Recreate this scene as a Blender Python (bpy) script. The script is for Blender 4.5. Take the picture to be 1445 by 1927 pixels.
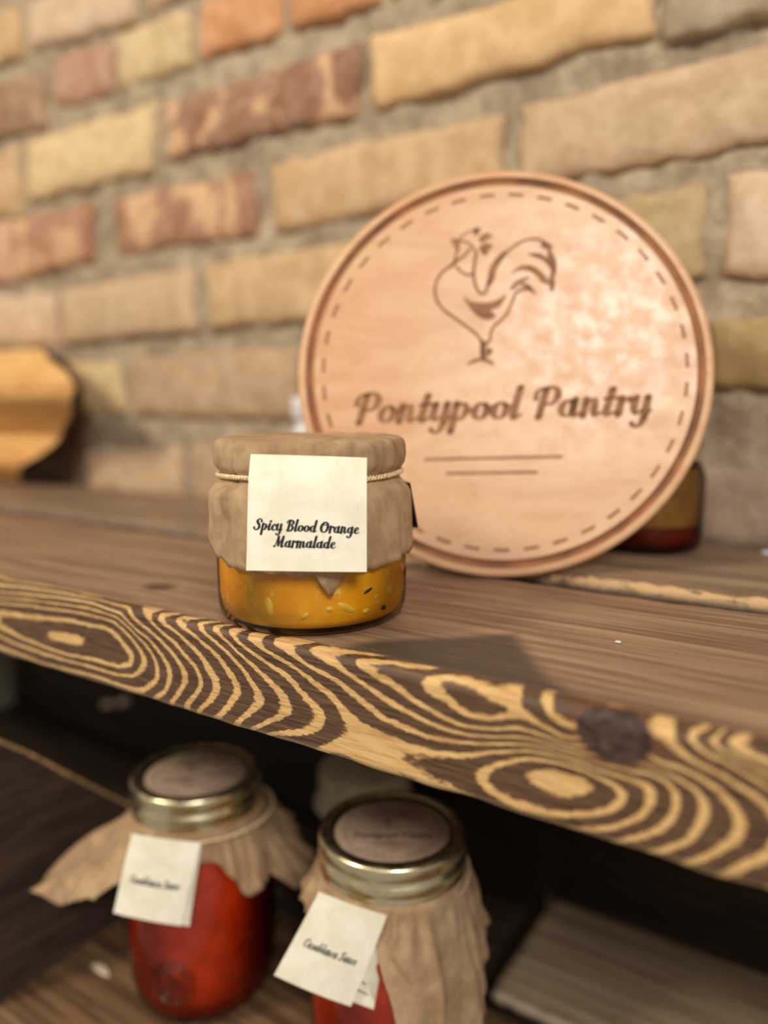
import bpy, bmesh, math, random
import numpy as np
from mathutils import Vector, Matrix, noise as mnoise

for _o in list(bpy.data.objects): bpy.data.objects.remove(_o)
SC = bpy.context.scene
COL = SC.collection
random.seed(4)
R = math.radians

# ------------------------------------------------------------------ camera
# x runs along the shelf, y goes into the brick wall, z is up; shelf front = y 0, shelf top = z 0
cam_d = bpy.data.cameras.new('camera'); cam = bpy.data.objects.new('camera', cam_d); COL.objects.link(cam)
cam_d.sensor_fit = 'AUTO'; cam_d.sensor_width = 36.0
cam_d.lens = 1447.0/1927.0*36.0
cam_d.clip_start = 0.01
yaw, pitch, roll = R(33.755), R(8.247), R(-.446)
fw = Vector((-math.sin(yaw)*math.cos(pitch), math.cos(yaw)*math.cos(pitch), -math.sin(pitch)))
rt = Vector((math.cos(yaw), math.sin(yaw), 0)); up = rt.cross(fw)
rt, up = rt*math.cos(roll)+up*math.sin(roll), -rt*math.sin(roll)+up*math.cos(roll)
cm = Matrix((rt, up, -fw)).transposed().to_4x4(); cm.translation = Vector((.1923, -.19826, .08428))
cam.matrix_world = cm
cam_d.dof.use_dof = True; cam_d.dof.focus_distance = .278; cam_d.dof.aperture_fstop = 3.1
SC.camera = cam

# ------------------------------------------------------------------ light
SC.view_settings.view_transform = 'Standard'; SC.view_settings.look = 'None'
SC.view_settings.exposure = 0.0; SC.view_settings.gamma = 1.0; SC.view_settings.use_curve_mapping = False
W = bpy.data.worlds.new('room_ambience'); SC.world = W; W.use_nodes = True
W.node_tree.nodes['Background'].inputs[0].default_value = (1.0, .90, .78, 1)
W.node_tree.nodes['Background'].inputs[1].default_value = .36
def area_light(name, loc, target, sx, sy, power, col):
    d = bpy.data.lights.new(name, 'AREA'); d.shape = 'RECTANGLE'; d.size = sx; d.size_y = sy
    d.energy = power; d.color = col
    o = bpy.data.objects.new(name, d); COL.objects.link(o); o.location = loc
    o.rotation_euler = (Vector(target)-Vector(loc)).to_track_quat('-Z', 'Y').to_euler()
area_light('window_light', (1.12, -1.06, 1.00), (.03, .12, .05), .55, .40, 18.5, (1.0, .96, .92))
area_light('lamp_light', (-.75, -1.15, 1.15), (-.05, .15, .05), .35, .35, 20.0, (1.0, .87, .70))

# ------------------------------------------------------------------ helpers
def lin(r, g, b, a=1.0):
    f = lambda c: (c/255/12.92) if c/255 <= .04045 else ((c/255+.055)/1.055)**2.4
    return (f(r), f(g), f(b), a)
class NT:
    """small shader-graph builder"""
    def __init__(s, name):
        s.m = bpy.data.materials.new(name); s.m.use_nodes = True; s.t = s.m.node_tree; s.t.nodes.clear()
        s.out = s.n('ShaderNodeOutputMaterial')
    def n(s, typ, **kw):
        x = s.t.nodes.new(typ)
        for k, v in kw.items(): setattr(x, k, v)
        return x
    def put(s, sock, v):
        if isinstance(v, bpy.types.NodeSocket): s.t.links.new(v, sock)
        elif v is not None: sock.default_value = v
    def coord(s, kind='Object'): return s.n('ShaderNodeTexCoord').outputs[kind]
    def mapping(s, v, scale=(1, 1, 1), loc=(0, 0, 0), rot=(0, 0, 0)):
        x = s.n('ShaderNodeMapping'); s.put(x.inputs[0], v); x.inputs[1].default_value = loc
        x.inputs[2].default_value = rot; x.inputs[3].default_value = scale; return x.outputs[0]
    def noise(s, v, scale=5, detail=4, rough=.55, dist=0):
        x = s.n('ShaderNodeTexNoise'); s.put(x.inputs['Vector'], v); x.inputs['Scale'].default_value = scale
        x.inputs['Detail'].default_value = detail; x.inputs['Roughness'].default_value = rough
        x.inputs['Distortion'].default_value = dist; return x.outputs[0]
    def math(s, op, a, b=None, c=None, clamp=False):
        x = s.n('ShaderNodeMath', operation=op, use_clamp=clamp)
        for i, v in enumerate((a, b, c)): s.put(x.inputs[i], v)
        return x.outputs[0]
    def ramp(s, v, lo, hi, a=0.0, b=1.0):
        x = s.n('ShaderNodeMapRange', interpolation_type='SMOOTHSTEP'); s.put(x.inputs[0], v)
        x.inputs[1].default_value = lo; x.inputs[2].default_value = hi
        x.inputs[3].default_value = a; x.inputs[4].default_value = b; return x.outputs[0]
    def mix(s, f, a, b, mode='MIX'):
        x = s.n('ShaderNodeMix', data_type='RGBA', blend_type=mode)
        s.put(x.inputs[0], f); s.put(x.inputs[6], a); s.put(x.inputs[7], b); return x.outputs[2]
    def attr(s, name): return s.n('ShaderNodeAttribute', attribute_name=name).outputs['Fac']
    def bump(s, h, strength=.3, dist=.001, normal=None):
        x = s.n('ShaderNodeBump'); x.inputs['Strength'].default_value = strength
        x.inputs['Distance'].default_value = dist; s.put(x.inputs['Height'], h)
        if normal is not None: s.put(x.inputs['Normal'], normal)
        return x.outputs[0]
    def pbr(s, color, rough=.5, **kw):
        x = s.n('ShaderNodeBsdfPrincipled'); s.put(x.inputs['Base Color'], color); s.put(x.inputs['Roughness'], rough)
        for k, v in kw.items(): s.put(x.inputs[k.replace('_', ' ')], v)
        s.t.links.new(x.outputs[0], s.out.inputs[0]); return s.m

def link_mesh(name, verts, faces, mat=None, parent=None, smooth=True, loc=(0, 0, 0)):
    me = bpy.data.meshes.new(name); me.from_pydata([tuple(v) for v in verts], [], [tuple(f) for f in faces]); me.update()
    if smooth: me.polygons.foreach_set('use_smooth', [True]*len(me.polygons))
    o = bpy.data.objects.new(name, me); COL.objects.link(o)
    if mat: me.materials.append(mat)
    o.location = loc
    if parent: o.parent = parent
    return o
def sharp(o, deg=35):
    me = o.data; bm = bmesh.new(); bm.from_mesh(me); a = R(deg)
    for e in bm.edges:
        if len(e.link_faces) == 2 and e.calc_face_angle(0) > a: e.smooth = False
    bm.to_mesh(me); bm.free(); return o
def fattr(o, name, vals):
    a = o.data.attributes.new(name, 'FLOAT', 'POINT'); a.data.foreach_set('value', [float(v) for v in vals])
def empty(name, loc):
    o = bpy.data.objects.new(name, None); COL.objects.link(o); o.location = loc; o.empty_display_size = .02; return o
def tag(o, label=None, cat=None, group=None, kind=None):
    if label: o['label'] = label
    if cat: o['category'] = cat
    if group: o['group'] = group
    if kind: o['kind'] = kind
    return o
def nz(x, y=0., z=0.): return mnoise.noise(Vector((x, y, z)))
def grid_faces(nu, nv, closed_u=False, flip=False, base=0):
    F = []
    for i in range(nu if closed_u else nu-1):
        for j in range(nv-1):
            a, b = i*nv+j, ((i+1) % nu)*nv+j
            f = (base+a, base+b, base+b+1, base+a+1); F.append(f[::-1] if flip else f)
    return F
def lathe(prof, n=64, cap=False):
    V = []; m = len(prof)
    for i in range(n):
        a = 2*math.pi*i/n; c, s = math.cos(a), math.sin(a)
        V += [(r*c, r*s, z) for r, z in prof]
    return V, grid_faces(n, m, True)
def box(x0, x1, y0, y1, z0, z1, bev=.002, seg=2):
    bm = bmesh.new(); bmesh.ops.create_cube(bm, size=1)
    for v in bm.verts: v.co = Vector(((x0+x1)/2+v.co.x*(x1-x0), (y0+y1)/2+v.co.y*(y1-y0), (z0+z1)/2+v.co.z*(z1-z0)))
    if bev: bmesh.ops.bevel(bm, geom=bm.edges[:], offset=bev, segments=seg, affect='EDGES', profile=.6)
    V = [v.co.copy() for v in bm.verts]; bm.verts.index_update(); F = [[v.index for v in f.verts] for f in bm.faces]; bm.free()
    return V, F
def spline(P, n=8, closed=False):
    P = [tuple(map(float, p)) for p in P]; out = []; m = len(P)
    for i in range(m if closed else m-1):
        g = (lambda k: P[k % m]) if closed else (lambda k: P[max(0, min(m-1, k))])
        p0, p1, p2, p3 = g(i-1), g(i), g(i+1), g(i+2)
        for k in range(n):
            t = k/n
            out.append(tuple(.5*((2*b)+(-a+c)*t+(2*a-5*b+4*c-d)*t*t+(-a+3*b-3*c+d)*t**3) for a, b, c, d in zip(p0, p1, p2, p3)))
    if not closed: out.append(P[-1])
    return out
def tube(path, rad, n=8, closed=False):
    V = []; F = []; m = len(path); P = [Vector(p) for p in path]
    prev = None
    for i in range(m):
        t = (P[(i+1) % m if closed else min(i+1, m-1)]-P[i-1 if (closed or i > 0) else 0]).normalized()
        if prev is None: prev = t.orthogonal().normalized()
        a = (prev-t*prev.dot(t)).normalized(); b = t.cross(a); prev = a
        r = rad(i/(m-1)) if callable(rad) else rad
        for k in range(n):
            q = 2*math.pi*k/n; V.append(P[i]+a*math.cos(q)*r+b*math.sin(q)*r)
    for i in range(m if closed else m-1):
        for k in range(n):
            a0 = i*n+k; a1 = i*n+(k+1) % n; b0 = ((i+1) % m)*n+k; b1 = ((i+1) % m)*n+(k+1) % n
            F.append((a0, a1, b1, b0))
    if not closed: F += [tuple(range(n))[::-1], tuple((m-1)*n+k for k in range(n))]
    return V, F

# ------------------------------------------------------------------ lettering: a bold slanted script drawn with a pen of changing width
TK, TN = .165, .06
def _oval(cx, cy, rx, ry, thin=TN, thick=TK):
    return [(cx+rx*math.cos(a), cy+ry*math.sin(a), thin+(thick-thin)*abs(math.cos(a))**1.2) for a in [R(60+360*k/16) for k in range(17)]]
GLYPH = {
 'o': (.50, [_oval(.25, .29, .16, .25), [(.36, .44, TN), (.46, .40, TN), (.56, .46, TN)]]),
 'a': (.57, [_oval(.24, .29, .15, .25), [(.40, .57, TK), (.40, .15, TK), (.46, .03, .1), (.58, .14, TN)]]),
 'c': (.42, [[(.36, .45, .13), (.30, .55, .08), (.18, .51, .12), (.10, .30, TK), (.16, .09, .12), (.27, .03, .08), (.44, .14, TN)]]),
 'e': (.44, [[(.10, .26, TN), (.28, .33, .07), (.34, .46, .1), (.26, .56, .07), (.14, .48, .13), (.10, .28, TK), (.17, .08, .12), (.28, .03, .08), (.46, .15, TN)]]),
 'i': (.30, [[(.14, .57, TK), (.12, .16, TK), (.18, .03, .1), (.32, .14, TN)], [(.17, .80, .17), (.18, .81, .17)]]),
 'l': (.30, [[(.16, 1.02, TK), (.12, .16, TK), (.18, .03, .1), (.32, .14, TN)]]),
 'n': (.55, [[(.11, .57, TK), (.11, .02, TK)], [(.13, .36, TN), (.24, .53, .08), (.34, .50, .14), (.36, .16, TK), (.42, .03, .1), (.56, .14, TN)]]),
 'm': (.80, [[(.11, .57, TK), (.11, .02, TK)], [(.13, .36, TN), (.24, .53, .08), (.34, .50, .14), (.36, .02, TK)], [(.38, .36, TN), (.49, .53, .08), (.59, .50, .14), (.61, .16, TK), (.67, .03, .1), (.81, .14, TN)]]),
 'r': (.38, [[(.11, .57, TK), (.11, .02, TK)], [(.13, .36, TN), (.23, .53, .08), (.33, .53, .14), (.35, .46, .13)]]),
 'p': (.53, [[(.11, .57, TK), (.11, -.36, TK)], [(.13, .42, TN), (.25, .55, .08), (.37, .47, .14), (.39, .24, TK), (.29, .04, .09), (.15, .10, TN)], [(.40, .24, TN), (.55, .36, TN)]]),
 'y': (.53, [[(.10, .57, TK), (.09, .22, TK), (.17, .04, .09), (.32, .18, TN)], [(.39, .57, TK), (.39, -.12, TK), (.30, -.35, .1), (.16, -.34, .09), (.11, -.25, .11)], [(.37, -.10, TN), (.54, .14, TN)]]),
 'g': (.57, [_oval(.24, .30, .15, .24), [(.40, .57, TK), (.40, -.12, TK), (.30, -.35, .1), (.15, -.34, .09), (.10, -.25, .11)], [(.38, -.10, TN), (.58, .14, TN)]]),
 't': (.34, [[(.18, .86, TK), (.13, .16, TK), (.19, .03, .1), (.35, .14, TN)], [(.02, .56, .08), (.33, .57, .08)]]),
 'u': (.57, [[(.10, .57, TK), (.09, .22, TK), (.17, .04, .09), (.34, .20, TN)], [(.40, .57, TK), (.40, .15, TK), (.46, .03, .1), (.58, .14, TN)]]),
 's': (.42, [[(.35, .44, .13), (.28, .55, .08), (.16, .49, .12), (.20, .35, .15), (.31, .22, .15), (.29, .07, .12), (.16, .02, .08), (.06, .11, .13)], [(.30, .06, TN), (.44, .14, TN)]]),
 'd': (.57, [_oval(.24, .29, .15, .25), [(.44, 1.02, TK), (.40, .15, TK), (.46, .03, .1), (.58, .14, TN)]]),
 'b': (.52, [[(.14, 1.02, TK), (.10, .22, TK), (.17, .04, .1), (.30, .06, .1), (.38, .26, TK), (.34, .48, .12), (.24, .53, .07), (.13, .40, TN)], [(.38, .42, TN), (.54, .46, TN)]]),
 'S': (.62, [[(.56, .76, .15), (.50, .95, .08), (.32, .97, .1), (.20, .80, TK), (.30, .60, TK), (.43, .40, TK), (.42, .16, TK), (.26, .02, .1), (.07, .07, .09), (.03, .22, .15)]]),
 'B': (.68, [[(.24, .93, TK), (.20, .04, TK)], [(.03, .74, .1), (.10, .95, .08), (.38, .98, .09), (.54, .79, TK), (.43, .56, .09), (.28, .53, .07)], [(.40, .54, .08), (.56, .34, TK), (.48, .08, .13), (.28, .02, .08), (.10, .08, .08)]]),
 'P': (.64, [[(.24, .93, TK), (.19, .02, TK)], [(.02, .62, .11), (.02, .86, .09), (.22, .98, .08), (.48, .95, .12), (.57, .70, TK), (.46, .46, .1), (.28, .46, .07)]]),
 'O': (.74, [_oval(.34, .48, .27, .45, .07, .19), [(.30, .86, .07), (.22, .70, .07), (.34, .66, .06), (.60, .84, .06)]]),
 'M': (.86, [[(.02, .10, .12), (.08, .03, .08), (.14, .30, .07), (.22, .95, .08)], [(.24, .95, TK), (.36, .16, TK)], [(.37, .12, .07), (.62, .95, .08)], [(.64, .95, TK), (.63, .16, TK), (.70, .03, .1), (.84, .14, TN)]]),
 'C': (.58, [[(.54, .74, .15), (.48, .94, .08), (.30, .95, .09), (.13, .70, TK), (.11, .35, TK), (.22, .06, .11), (.40, .04, .08), (.60, .18, TN)]]),
 ' ': (.30, []),
}
def ribbon(pts, closed=False):
    """2-D stroke of (x, y, width) -> verts, faces with round ends"""
    V = []; F = []; m = len(pts)
    for i, (x, y, w) in enumerate(pts):
        a = pts[max(i-1, 0)]; b = pts[min(i+1, m-1)]
        dx, dy = b[0]-a[0], b[1]-a[1]; l = math.hypot(dx, dy) or 1
        nx, ny = -dy/l*w/2, dx/l*w/2
        V += [(x+nx, y+ny), (x-nx, y-ny)]
    for i in range(m-1): F.append((2*i, 2*i+1, 2*i+3, 2*i+2))
    for x, y, w in (pts[0], pts[-1]):
        b = len(V); V += [(x+w/2*math.cos(k*math.pi/5), y+w/2*math.sin(k*math.pi/5)) for k in range(10)]; F.append(tuple(range(b, b+10)))
    return V, F
def text2d(s, height, width=None, slant=.20, bold=1.0):
    """script lettering, origin at the start of the baseline; scaled so the line is `width` long"""
    V = []; F = []; x = 0
    for ch in s:
        adv, strokes = GLYPH[ch]
        for st in strokes:
            v, f = ribbon(spline([(px, py, pw*bold) for px, py, pw in st], 5))
            b = len(V); V += [(px+x+py*slant, py) for px, py in v]; F += [tuple(i+b for i in q) for q in f]
        x += adv
    sx = (width/x) if width else height
    return [(px*sx, py*height) for px, py in V], F
def shape2d(strokes, fills, k=1.0):
    V = []; F = []
    for st in strokes:
        w = st[0]; p = [(st[i]*k, st[i+1]*k, w*k) for i in range(1, len(st), 2)]
        v, f = ribbon(spline(p, 5)); b = len(V); V += v; F += [tuple(i+b for i in q) for q in f]
    for fl in fills:
        p = spline([(fl[i]*k, fl[i+1]*k) for i in range(0, len(fl), 2)], 3, closed=True); b = len(V)
        V += p
        from mathutils.geometry import tessellate_polygon
        F += [tuple(i+b for i in t) for t in tessellate_polygon([[Vector((x, y, 0)) for x, y in p]])]
    return V, F
def on_plane(v2, O, ex, ey, n, off, bow=None):
    return [O+ex*x+ey*y+n*(off+(bow(x, y) if bow else 0)) for x, y in v2]

# ------------------------------------------------------------------ measured shapes (millimetres)
# ring lines on the front edge: ring number, then x, z pairs along the board face
GRAIN=[[-1,-119.5,-20.3,-111.6,-19.8,-102.8,-19.3],
[0,-165.4,-16.3,-142.9,-14.8,-106.8,-11.7,-83.5,-11.0,-75.8,-13.8,-71.0,-17.6,-66.9,-20.3,-68.6,-24.7,-76.1,-26.7,-94.2,-27.4,-113.5,-28.2,-133.8,-27.4,-149.8,-26.3,-166.5,-23.7],
[1,-164.7,-11.5,-136.8,-9.1,-99.6,-6.7,-78.7,-7.1,-71.2,-10.8,-65.6,-13.8,-60.5,-18.6,-58.7,-21.1,-61.4,-24.4,-66.8,-28.9,-76.4,-30.3,-99.2,-30.5,-129.0,-31.0,-155.9,-30.0,-167.2,-28.6],
[2,-164.4,-8.8,-131.1,-5.8,-93.7,-3.8,-75.9,-4.9,-66.0,-9.0,-61.2,-11.9,-55.0,-16.5,-52.1,-21.0,-51.7,-25.9,-55.3,-30.6,-61.4,-34.5,-74.2,-35.1,-94.9,-34.5,-129.6,-36.3,-156.5,-34.7],
[3,-163.9,-5.8,-130.8,-3.3,-97.1,-1.3,-74.0,-2.9,-64.3,-9.0,-56.7,-11.0,-49.6,-15.8,-45.0,-20.6,-44.4,-25.2,-47.6,-31.5,-53.6,-35.9],
[4,-163.4,-2.5,-130.4,-0.1,-112.2,0.5,-87.8,0.9,-70.7,0.4,-65.1,-3.2,-58.3,-6.5,-52.2,-9.0,-46.8,-11.5,-42.2,-14.5,-38.8,-17.7,-36.1,-21.4,-35.1,-24.2,-38.3,-29.1,-42.2,-33.4,-44.9,-36.2],
[5,-53.8,2.2,-59.6,0.2,-54.9,-3.4,-46.5,-7.6,-39.5,-10.6,-34.4,-14.4,-29.9,-16.9,-28.3,-18.7,-25.7,-22.3,-27.1,-26.3,-30.8,-30.9,-36.4,-35.6,-34.7,-37.4],
[6,-43.4,2.4,-50.9,0.2,-48.0,-2.7,-39.1,-5.5,-32.3,-9.0,-26.7,-11.7,-22.5,-16.3,-23.2,-18.5,-18.3,-20.8,-17.3,-23.5,-20.4,-28.7,-25.2,-33.1,-29.4,-36.6],
[7,-29.9,2.8,-39.9,0.4,-36.6,-3.0,-29.2,-5.1,-23.1,-8.2,-16.7,-11.1,-12.5,-14.4,-9.4,-17.8,-7.0,-21.8,-7.1,-24.2,-11.1,-29.1,-17.4,-35.5],
[8,-21.4,2.5,-28.3,0.6,-24.5,-2.7,-18.0,-5.3,-10.5,-9.2,-3.3,-13.8,0.9,-19.0,4.0,-22.5,3.9,-25.5,-1.3,-30.1,-6.6,-35.3],
[9,-14.3,2.2,-20.4,0.5,-18.7,-0.7,-10.2,-4.9,-3.1,-9.1,4.4,-13.2,9.6,-16.3,15.8,-20.0,17.7,-24.1,13.4,-28.4,6.9,-32.5,0.1,-36.5],
[10,-4.8,2.2,-12.3,0.3,-7.3,-2.7,2.5,-6.9,9.9,-9.6,18.1,-12.5,24.1,-16.6,29.0,-20.4,32.8,-23.6,31.7,-27.9,26.2,-31.2,15.8,-34.2,8.3,-36.4],
[11,5.6,2.2,-2.1,0.7,2.7,-2.7,8.0,-4.6,16.3,-6.4,23.3,-9.1,30.2,-12.1,36.8,-15.1,41.9,-19.5,46.5,-23.5,52.9,-24.2,65.4,-25.5,72.0,-26.2,80.6,-25.2,90.9,-22.9,98.1,-20.1,102.7,-18.5,109.3,-16.7,114.7,-16.2],
[12,24.7,2.3,17.1,1.5,10.8,0.4,16.9,-2.6,24.4,-5.3,32.2,-7.4,39.8,-9.4,45.7,-12.4,51.6,-15.0,58.6,-18.3,67.6,-20.2,76.4,-21.2,84.8,-20.3,94.8,-18.3,101.9,-16.4,107.8,-15.2,113.6,-14.8],
[13,54.5,2.9,39.1,1.9,28.1,0.4,34.3,-2.3,41.3,-4.8,48.1,-7.3,44.5,-5.9,54.0,-9.2,60.9,-11.8,67.7,-13.8,76.4,-16.1,84.8,-16.8,90.8,-16.5,98.7,-15.1,104.8,-13.6,110.0,-13.0,115.7,-12.9],
[14,74.2,2.1,63.3,1.6,54.1,1.0,48.0,-0.1,54.1,-3.6,61.0,-6.2,67.7,-8.3,74.2,-10.8,80.6,-12.8,86.8,-13.9,92.8,-13.8,92.9,-13.6,99.1,-12.5,105.5,-10.7,111.0,-10.8,118.1,-11.6,120.9,-12.1],
[15,94.6,-1.1,86.7,0.2,80.5,0.0,75.1,-1.0,78.5,-3.7,81.8,-5.7,84.3,-7.8,88.8,-9.5,94.7,-10.0,92.1,-10.2,98.0,-9.6,103.6,-7.6,106.5,-5.8,110.9,-6.9,116.3,-8.5,119.8,-10.1,92.0,-1.0,96.7,-2.2,100.1,-2.9,103.5,-3.6,106.5,-4.9],
[9,113.1,-23.2,116.6,-21.2,120.1,-20.9,123.6,-21.4,127.6,-21.6,125.0,-25.2,120.3,-26.9,116.0,-26.7,112.4,-25.6,116.7,-24.0,120.2,-23.8,123.6,-23.5],
[15.3,84.7,-2.8,88.7,-5.3,94.7,-6.3,98.5,-6.9,92.1,-5.8,97.9,-6.3,102.5,-5.7],
[-0.5,-132.8,-19.6,-138.7,-24.4,-125.3,-25.9,-107.2,-24.6,-88.1,-21.8,-79.0,-20.2,-83.9,-15.2,-97.6,-14.5,-120.1,-16.3],
[10,101.2,-22.8,109.4,-18.8,118.3,-17.9,126.9,-18.4,133.5,-19.3,136.8,-21.1,136.5,-24.2,133.8,-27.5,127.3,-31.2,118.7,-33.9,111.5,-34.6,104.1,-34.3,98.3,-32.3,95.1,-30.1,96.6,-25.9],
[11,130.0,-17.5,136.5,-17.1,142.1,-16.5,144.1,-19.0,144.5,-21.9,143.1,-25.3,139.2,-28.9,133.8,-33.0,130.6,-34.8,130.7,-34.0,122.0,-37.5],
[12,139.6,-15.2,143.3,-14.0,147.5,-14.4,150.0,-16.9,150.7,-20.3,150.0,-24.5,146.9,-28.8,141.9,-33.2,136.2,-36.4],
[13,145.0,-12.5,148.6,-12.7,151.6,-13.8,155.8,-15.6,157.6,-18.9,157.5,-22.8,155.5,-27.7,151.9,-31.9,146.9,-35.9],
[14,147.4,-11.0,150.9,-10.5,154.4,-11.1,160.2,-13.3,163.9,-16.7,165.8,-20.8,166.2,-23.2,164.5,-27.3,160.5,-31.3,155.3,-35.4],
[15,148.7,-0.4,150.7,-5.4,155.7,-8.2,162.2,-10.2,167.8,-12.4,172.1,-15.1,175.5,-19.6,172.9,-28.0,168.0,-32.2,163.8,-35.6],
[16,158.1,0.6,155.3,0.9,153.1,-1.1,154.0,-2.9,156.9,-4.1,162.5,-5.4,167.5,-7.8,171.8,-9.7],
[17,157.6,-0.5,159.0,-2.0,163.0,-3.5,167.9,-4.9,171.6,-6.7],
[18,165.9,1.3,161.7,-0.2,164.5,-2.4,171.5,-3.7],
[11,36.4,-33.7,46.5,-30.3,60.8,-29.1,51.3,-35.8,67.6,-34.2,78.5,-36.0,91.0,-37.4],
[9.5,101.3,-26.5,105.9,-28.9,120.4,-30.1,132.0,-24.2,130.3,-21.2]]
# rooster emblem in the plane of the sign: strokes (width, x, y ...) and filled feathers
ROO_S=[[1.5,-22.38,55.13,-24.8,52.4,-28.86,49.43,-31.81,44.77,-32.59,39.78,-31.47,34.76,-27.92,29.98,-23.03,26.29,-17.08,21.78,-12.23,17.85,-9.81,13.98,-9.26,9.59,-9.41,5.76],[1.5,-12.38,58.5,-13.02,54.34,-13.69,48.24,-12.97,43.24,-11.51,39.33,-9.89,37.91,-8.12,38.6,-7.05,40.89,-6.52,44.2],[1.29,2.68,58.66,6.96,62.15,11.23,64.26,15.5,64.8,19.23,63.93,21.89,62.3],[1.39,13.35,39.63,10.16,39.7,6.97,37.84,4.84,32.93,2.71,28.03,-0.48,24.52,-3.68,21.56,-5.28,18.29,-5.27,15.55,-7.4,12.85],[1.18,-21.86,59.58,-22.55,57.36,-22.65,54.58],[0.75,-21.08,65.42,-18.38,68.14,-15.13,69.73,-12.43,70.49],[1.07,-20.53,64.85,-17.28,64.2,-14.56,62.17,-12.38,58.5],[1.39,-15.64,60.53,-18.33,57.26,-22.1,54.56,-24.53,52.12],[1.29,-22.09,51.78,-19.37,48.93,-16.12,47.47,-13.96,48.25]]
ROO_F=[[-6.95,41.44,-6.53,48.08,-5.36,51.93,-2.68,55.75,0.53,58.72,3.75,59.19,1.61,56.19,-0.8,52.93,-2.67,49.09,-3.73,44.69,-5.34,42.24],[18.7,61.84,20.83,63.44,24.54,61.13,23.47,59.22,20.29,59.86],[22.68,60.07,26.11,54.47,26.36,48.41,25.29,45.14,25.81,42.38,24.48,37.75,23.16,40.24,22.48,43.55,23.71,47.37,23.72,51.77,22.14,55.12],[12.3,57.03,16.56,57.91,20.28,56.55,23.19,53.44,24.5,48.45,21.86,52.09,19.21,54.36,16.03,55.72],[4.29,47.82,8.03,51.05,12.83,51.93,17.08,50.39,20.53,46.89,22.9,42.17,19.2,43.08,17.08,45.87,13.89,48.43,10.16,49.45,6.96,48.76],[4.03,39.83,6.43,43.36,10.16,45.48,13.89,45.84,10.7,43.71,8.03,42.11,5.63,39.79],[8.03,42.77,11.76,42.8,14.42,40.98,16.8,37.09,13.88,38.52,12.29,40.2,10.16,41.51],[-18.77,36.99,-15.52,34.44,-11.22,33.52,-5.85,33.69,-1.57,34.99,2.43,37.27,0.57,33.57,-1.56,30.86,-5.31,29.55,-2.62,27.03,-5.29,25.15,-9.04,25.38,-12.81,27.76,-16.05,31.69],[-25.15,65.82,-21.08,65.42,-20.51,61.22,-21.48,58.9,-23.23,61.85],[-14.05,70.82,-10.27,71.1,-11.61,67.95,-13.23,67.44],[-11.06,65.98,-8.1,68.41,-4.59,67.2,-7.28,65.04,-10.24,63.73],[-10.78,61.52,-7.55,63.66,-4.2,61.79,-6.19,59.73,-7.8,56.99,-10.23,59.0],[-10.19,14.53,-6.87,13.39,-7.92,9.57,-7.11,4.64,-9.78,4.68],[-7.13,10.93,-4.08,9.79,-6.21,6.81,-7.38,7.38],[-16.72,2.3,-14.86,4.74,-11.12,6.06,-9.4,4.94,-13.25,3.52],[-7.91,5.2,-5.24,4.89,-3.37,2.41,-6.84,3.44]]
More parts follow.
